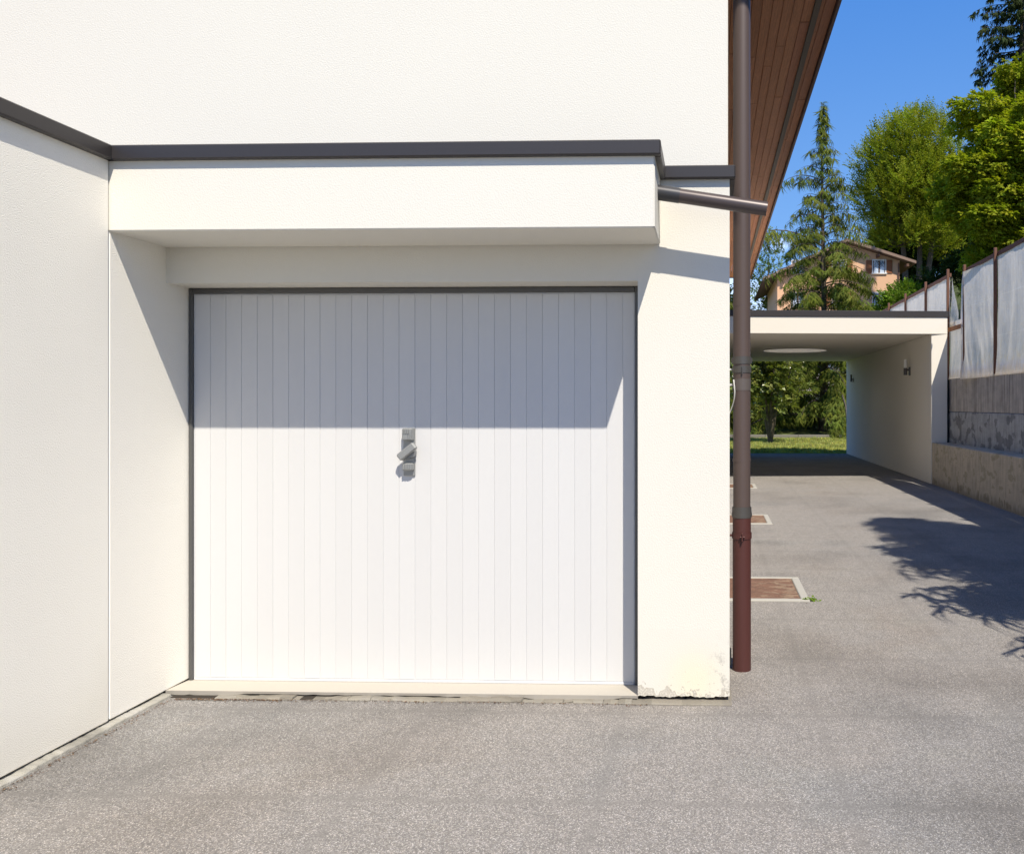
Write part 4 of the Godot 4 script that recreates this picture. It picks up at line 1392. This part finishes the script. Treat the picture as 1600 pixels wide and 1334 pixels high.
func build_trees() -> void:
	var cs := needle_spray(7, 0.5, 0.036, 501)
	conifer("weeping_cedar", "tall green cedar with drooping branches in front of the peach house", Vector3(5.83, 0.1, -45.0), 17.1,
		[[0.0, 4.6], [4.0, 4.3], [6.0, 3.9], [8.0, 2.9], [10.5, 2.1], [12.0, 1.6], [13.6, 1.1], [14.6, 0.8], [15.5, 0.3], [17.1, 0.12]], 135, M.cedar, cs, 0.18, 0.30, 0.42, 1.3, 502, 0.02, 0.75)
	conifer("weeping_cedar", "smaller bushy cedar behind the glossy tree, under the carport roof", Vector3(0.6, 0.1, -46.0), 7.4,
		[[0.0, 3.0], [3.0, 2.7], [5.0, 1.7], [7.4, 0.15]], 100, M.cedar, cs, 0.17, 0.25, 0.4, 1.6, 503, 0.02, 0.2)
	conifer("weeping_cedar", "shaded cedar between the lawn kerb and the large cedar", Vector3(3.4, 0.1, -48.5), 6.2,
		[[0.0, 2.6], [3.0, 2.2], [5.0, 1.2], [6.2, 0.15]], 90, M.cedar, cs, 0.17, 0.25, 0.4, 1.6, 504, 0.02, 0.2)
	# tree outside the frame whose shadow lies on the drive
	conifer("weeping_cedar", "cedar beside the drive that shades the right of the asphalt", Vector3(5.75, 2.0, -4.3), 8.9,
		[[0.0, 3.1], [2.0, 2.8], [4.5, 1.8], [7.0, 0.8], [8.9, 0.1]], 320, M.cedar, cs, 0.15, 0.2, 0.25, 0.5, 505, 0.03, 0.12)
	var ss := needle_spray(8, 0.55, 0.075, 511)
	conifer("dark_spruce", "dark tall spruce rising above the bright maple at the right edge", Vector3(19.6, 5.5, -55.0), 30.0,
		[[0.0, 3.2], [10.0, 3.3], [15.0, 3.6], [18.5, 3.1], [23.0, 2.0], [30.0, 0.15]], 250, M.spruce, ss, 0.24, 0.02, 0.12, 0.95, 512, 0.05, 0.15)
	# rounded tree with upswept twigs
	var bs := leaf_spray(12, 1.15, 0.2, 0.35, 521)
	var base := Vector3(19.2, 10.6, -84.0)
	var tr: Array = []
	rng.seed = 522
	for k in 3:
		var lean := Vector3([-1.5, 0.5, 2.0][k], 0, [0.6, -0.8, 0.4][k])
		var p: Array = []
		var r: Array = []
		for i in 8:
			var s := i / 7.0
			p.append(Vector3([-0.3, 0.9, 1.6][k], 0, 0) + lean * s * s * 1.3 + Vector3.UP * 14.5 * s)
			r.append(lerpf(0.36, 0.05, s))
		tr.append([p, r])
	broad_tree("rounded_tree", "rounded yellow-green tree with upswept twigs behind the peach house roof", base, tr, shell_puffs(210, Vector3(0.2, 11.4, 0), Vector3(5.2, 7.6, 5.0), 0.6, 1.1, 1.1, 0.4, 523), 62.0, M.beech, bs, 0.85, 1.0, 524)
	# maple with tiers
	var ms := leaf_spray(10, 0.40, 0.16, 0.55, 531)
	base = Vector3(14.6, 3.5, -40.0)
	tr = []
	for k in 2:
		var p: Array = []
		var r: Array = []
		for i in 8:
			var s := i / 7.0
			p.append(Vector3([0.0, 0.8][k] + [-0.8, 0.7][k] * s, 11.5 * s, [0.5, -0.4][k] * s))
			r.append(lerpf(0.24, 0.04, s))
		tr.append([p, r])
	var mp := shell_puffs(130, Vector3(0.4, 7.6, 0), Vector3(3.9, 6.2, 3.6), 0.7, 1.15, 0.36, 0.5, 532)
	broad_tree("bright_maple", "bright yellow-green maple leaning over the fence at the right edge", base, tr, mp, 250.0, M.maple, ms, -0.05, 0.55, 533)
	# glossy small tree on the lawn
	var gs := leaf_spray(8, 0.36, 0.165, 0.1, 541)
	tr = []
	rng.seed = 540
	for k in 5:
		var p: Array = []
		var r: Array = []
		var lean := Vector3([-0.75, -0.3, 0.1, 0.45, 0.8][k], 0, rf(-0.5, 0.5))
		for i in 6:
			var s := i / 5.0
			p.append(Vector3(rf(-0.05, 0.05), 0, rf(-0.05, 0.05)) + lean * pow(s, 1.3) + Vector3.UP * 2.9 * s)
			r.append(lerpf(0.085, 0.02, s))
		tr.append([p, r])
	broad_tree("glossy_tree", "small glossy leaved tree standing on the lawn behind the downpipe", Vector3(2.42, 0, -35.3), tr, shell_puffs(46, Vector3(-0.1, 2.65, 0), Vector3(1.45, 1.7, 1.3), 0.35, 0.55, 0.8, 0.35, 542), 120.0, M.magnolia, gs, 0.25, 0.7, 543)
	# airy tree left of the peach house
	var asp := leaf_spray(7, 0.6, 0.2, 0.3, 551)
	tr = [[[Vector3(0, 0, 0), Vector3(0.1, 5, 0), Vector3(-0.1, 9, 0), Vector3(0.1, 14.5, 0)], [0.2, 0.16, 0.1, 0.03]]]
	broad_tree("airy_tree", "thin airy tree between the eave and the peach house", Vector3(5.6, 2.4, -84.0), tr, shell_puffs(46, Vector3(0, 10.5, 0), Vector3(2.1, 5.2, 2.0), 0.5, 0.8, 1.0, 0.35, 552), 34.0, M.airy, asp, 0.7, 0.8, 553, "tree", "thin airy trees behind the house")
	tr = [[[Vector3(0, 0, 0), Vector3(0.1, 4, 0), Vector3(0, 8.2, 0)], [0.16, 0.1, 0.03]]]
	broad_tree("airy_tree", "thin tree peeping between the house corner and the downpipe", Vector3(1.2, 1.2, -58.0), tr, shell_puffs(30, Vector3(0, 6.0, 0), Vector3(1.5, 2.4, 1.5), 0.4, 0.7, 0.8, 0.4, 554), 60.0, M.wood_leaf, asp, 0.4, 0.8, 555, "tree", "thin airy trees behind the house")
	# dark wood on the hill
	var ws := leaf_spray(9, 0.6, 0.26, 0.3, 561)
	for i in 5:
		var x: float = [19.6, 23.5, 27.6, 25.8, 31.5][i]
		var z: float = [-92.0, -95.0, -91.0, -103.0, -96.0][i]
		var h: float = [8.5, 9.5, 10.5, 8.0, 12.5][i]
		tr = [[[Vector3(0, 0, 0), Vector3(0.1, h * 0.5, 0), Vector3(0, h, 0)], [0.28, 0.2, 0.05]]]
		broad_tree("woodland_tree", ["dark woodland tree just right of the peach house wall", "dark woodland tree behind the bare trunks of the rounded tree", "dark woodland tree in the gap between the rounded tree and the maple", "farthest dark woodland tree, behind the other dark crowns", "dark woodland tree behind the bright maple"][i], Vector3(x, ground_height(x, -z) - 0.2, z), tr,
			shell_puffs(90, Vector3(0, h * 0.5, 0), Vector3(3.6, h * 0.5, 3.0), 0.7, 1.2, 0.8, 0.3, 562 + i), 70.0, M.wood_leaf, ws, 0.1, 0.8, 570 + i, "tree", "dark trees in the wood on the hillside")
	# shrubs at the hill foot
	var hs := leaf_spray(8, 0.4, 0.15, 0.3, 581)
	for i in 4:
		var p: Vector3 = [Vector3(13.6, 0, -60.0), Vector3(15.6, 0, -61.5), Vector3(17.2, 0, -60.0), Vector3(10.4, 0, -49.0)][i]
		var hh: float = [1.6, 2.2, 2.6, 1.8][i]
		var top: float = [9.6, 10.6, 12.0, 7.6][i]
		p.y = top - hh
		tr = [[[Vector3(0, -2.0, 0), Vector3(0.1, hh * 0.4, 0), Vector3(0, hh * 0.8, 0)], [0.05, 0.04, 0.02]]]
		broad_tree("hill_shrub", ["light green shrub at the right foot of the peach house", "rounded olive shrub beside the peach house corner", "dark shrub at the foot of the wood above the fence", "shrub under the drooping cedar tips"][i], p, tr,
			shell_puffs(22, Vector3(0, hh * 0.5, 0), Vector3(1.3, hh * 0.6, 1.2), 0.4, 0.65, 0.8, 0.3, 582 + i, -1.0), 110.0, M.shrub if i in [0, 3] else M.wood_leaf, hs, 0.3, 0.8, 590 + i, "shrub", "shrubs at the foot of the hill")

func build_small_things() -> void:
	# pits with rusted covers along the house
	var spots := [[6.69, 7.60, 0.77], [11.0, 11.93, 0.79], [15.7, 16.55, 0.85]]
	for i in 3:
		var s: Array = spots[i]
		var t := thing("pit_cover", ["rusty pit cover with a white frame nearest the downpipe foot", "middle rusty pit cover beside the house wall", "farthest rusty pit cover at the mouth of the carport"][i], "cover", Vector3.ZERO, "rusty covers set in the drive along the house wall")
		var e := 0.065
		var st := begin()
		bx(st, Vector3(0.10, -0.05, -s[0] - e), Vector3(s[2], 0.012, -s[0]), 0.006)
		bx(st, Vector3(0.10, -0.05, -s[1]), Vector3(s[2], 0.012, -s[1] + e * 0.6), 0.006)
		bx(st, Vector3(s[2] - e, -0.05, -s[1] + e * 0.6 + 0.001), Vector3(s[2], 0.0115, -s[0] - e - 0.001), 0.006)
		part("frame", st, M.white_trim, t)
		st = begin()
		var lo := Vector3(0.095, 0.006, -s[1] + e * 0.6 + 0.004)
		var hi := Vector3(s[2] - e - 0.004, 0.006, -s[0] - e - 0.004)
		face(st, [Vector3(lo.x, 0.006, lo.z), Vector3(lo.x, 0.006, hi.z), Vector3(hi.x, 0.006, hi.z), Vector3(hi.x, 0.006, lo.z)], Vector3.UP, [Vector2(0, 0), Vector2(0, 1), Vector2(1, 1), Vector2(1, 0)])
		part("plate", st, M.rust_plate, t)
	# tuft of weed at the corner of the first pit
	var ls := leaf_spray(5, 0.035, 0.02, 0.2, 601)
	var weed := thing("weed", "tiny green weed at the corner of the nearest pit cover", "plant", Vector3(0.79, 0.0, -6.71))
	var xf: Array = []
	var cols: Array = []
	rng.seed = 602
	for i in 12:
		var az := rf(0, TAU)
		xf.append(Transform3D(basis_along(Vector3(cos(az), rf(0.2, 0.8), sin(az) * 0.4), Vector3(0.1, 1, 0), rf(0.7, 1.2)), Vector3(rf(-0.04, 0.05), 0.002, rf(-0.02, 0.02))))
		cols.append(Color(1, 1, 1))
	scatter("foliage", ls, M.shrub, xf, cols, weed).set_meta("kind", "stuff")
	# crumbs and dead leaves along the wall foot
	rng.seed = 610
	var bit := begin()
	face(bit, [Vector3(-0.5, 0, 0), Vector3(0, 0.12, 0.3), Vector3(0.5, 0.02, 0)], Vector3.UP)
	face(bit, [Vector3(-0.5, 0, 0), Vector3(0, 0.1, -0.3), Vector3(0.5, 0.02, 0)], Vector3.UP)
	xf = []
	cols = []
	for i in 1200:
		var p := Vector3.ZERO
		if i % 3 == 0:
			p = Vector3(-2.79 + absf(rng.randfn(0.0, 0.02)), 0.004, rf(-4.36, -2.8))
		elif i % 20 == 1:
			p = Vector3(rf(-2.5, 3.0), 0.004, rf(-9.0, -3.2))
		else:
			p = Vector3(rf(-2.76, -0.3) if i % 2 else rf(-2.76, -2.2), 0.004, -4.37 + absf(rng.randfn(0.0, 0.014)))
		var s := rf(0.004, 0.013)
		xf.append(Transform3D(Basis.from_euler(Vector3(rf(-0.4, 0.4), rf(0, TAU), rf(-0.4, 0.4))).scaled(Vector3(s, s, s)), p))
		var v := rf(0.35, 1.6)
		cols.append(Color(v, v * rf(0.8, 1.0), v * rf(0.7, 1.0)))
	var lit := scatter("litter", bit.commit(), M.litter, xf, cols)
	lit.set_meta("kind", "stuff")
	lit.set_meta("label", "brown crumbs and dead leaf bits along the foot of the walls")
	lit.set_meta("category", "litter")
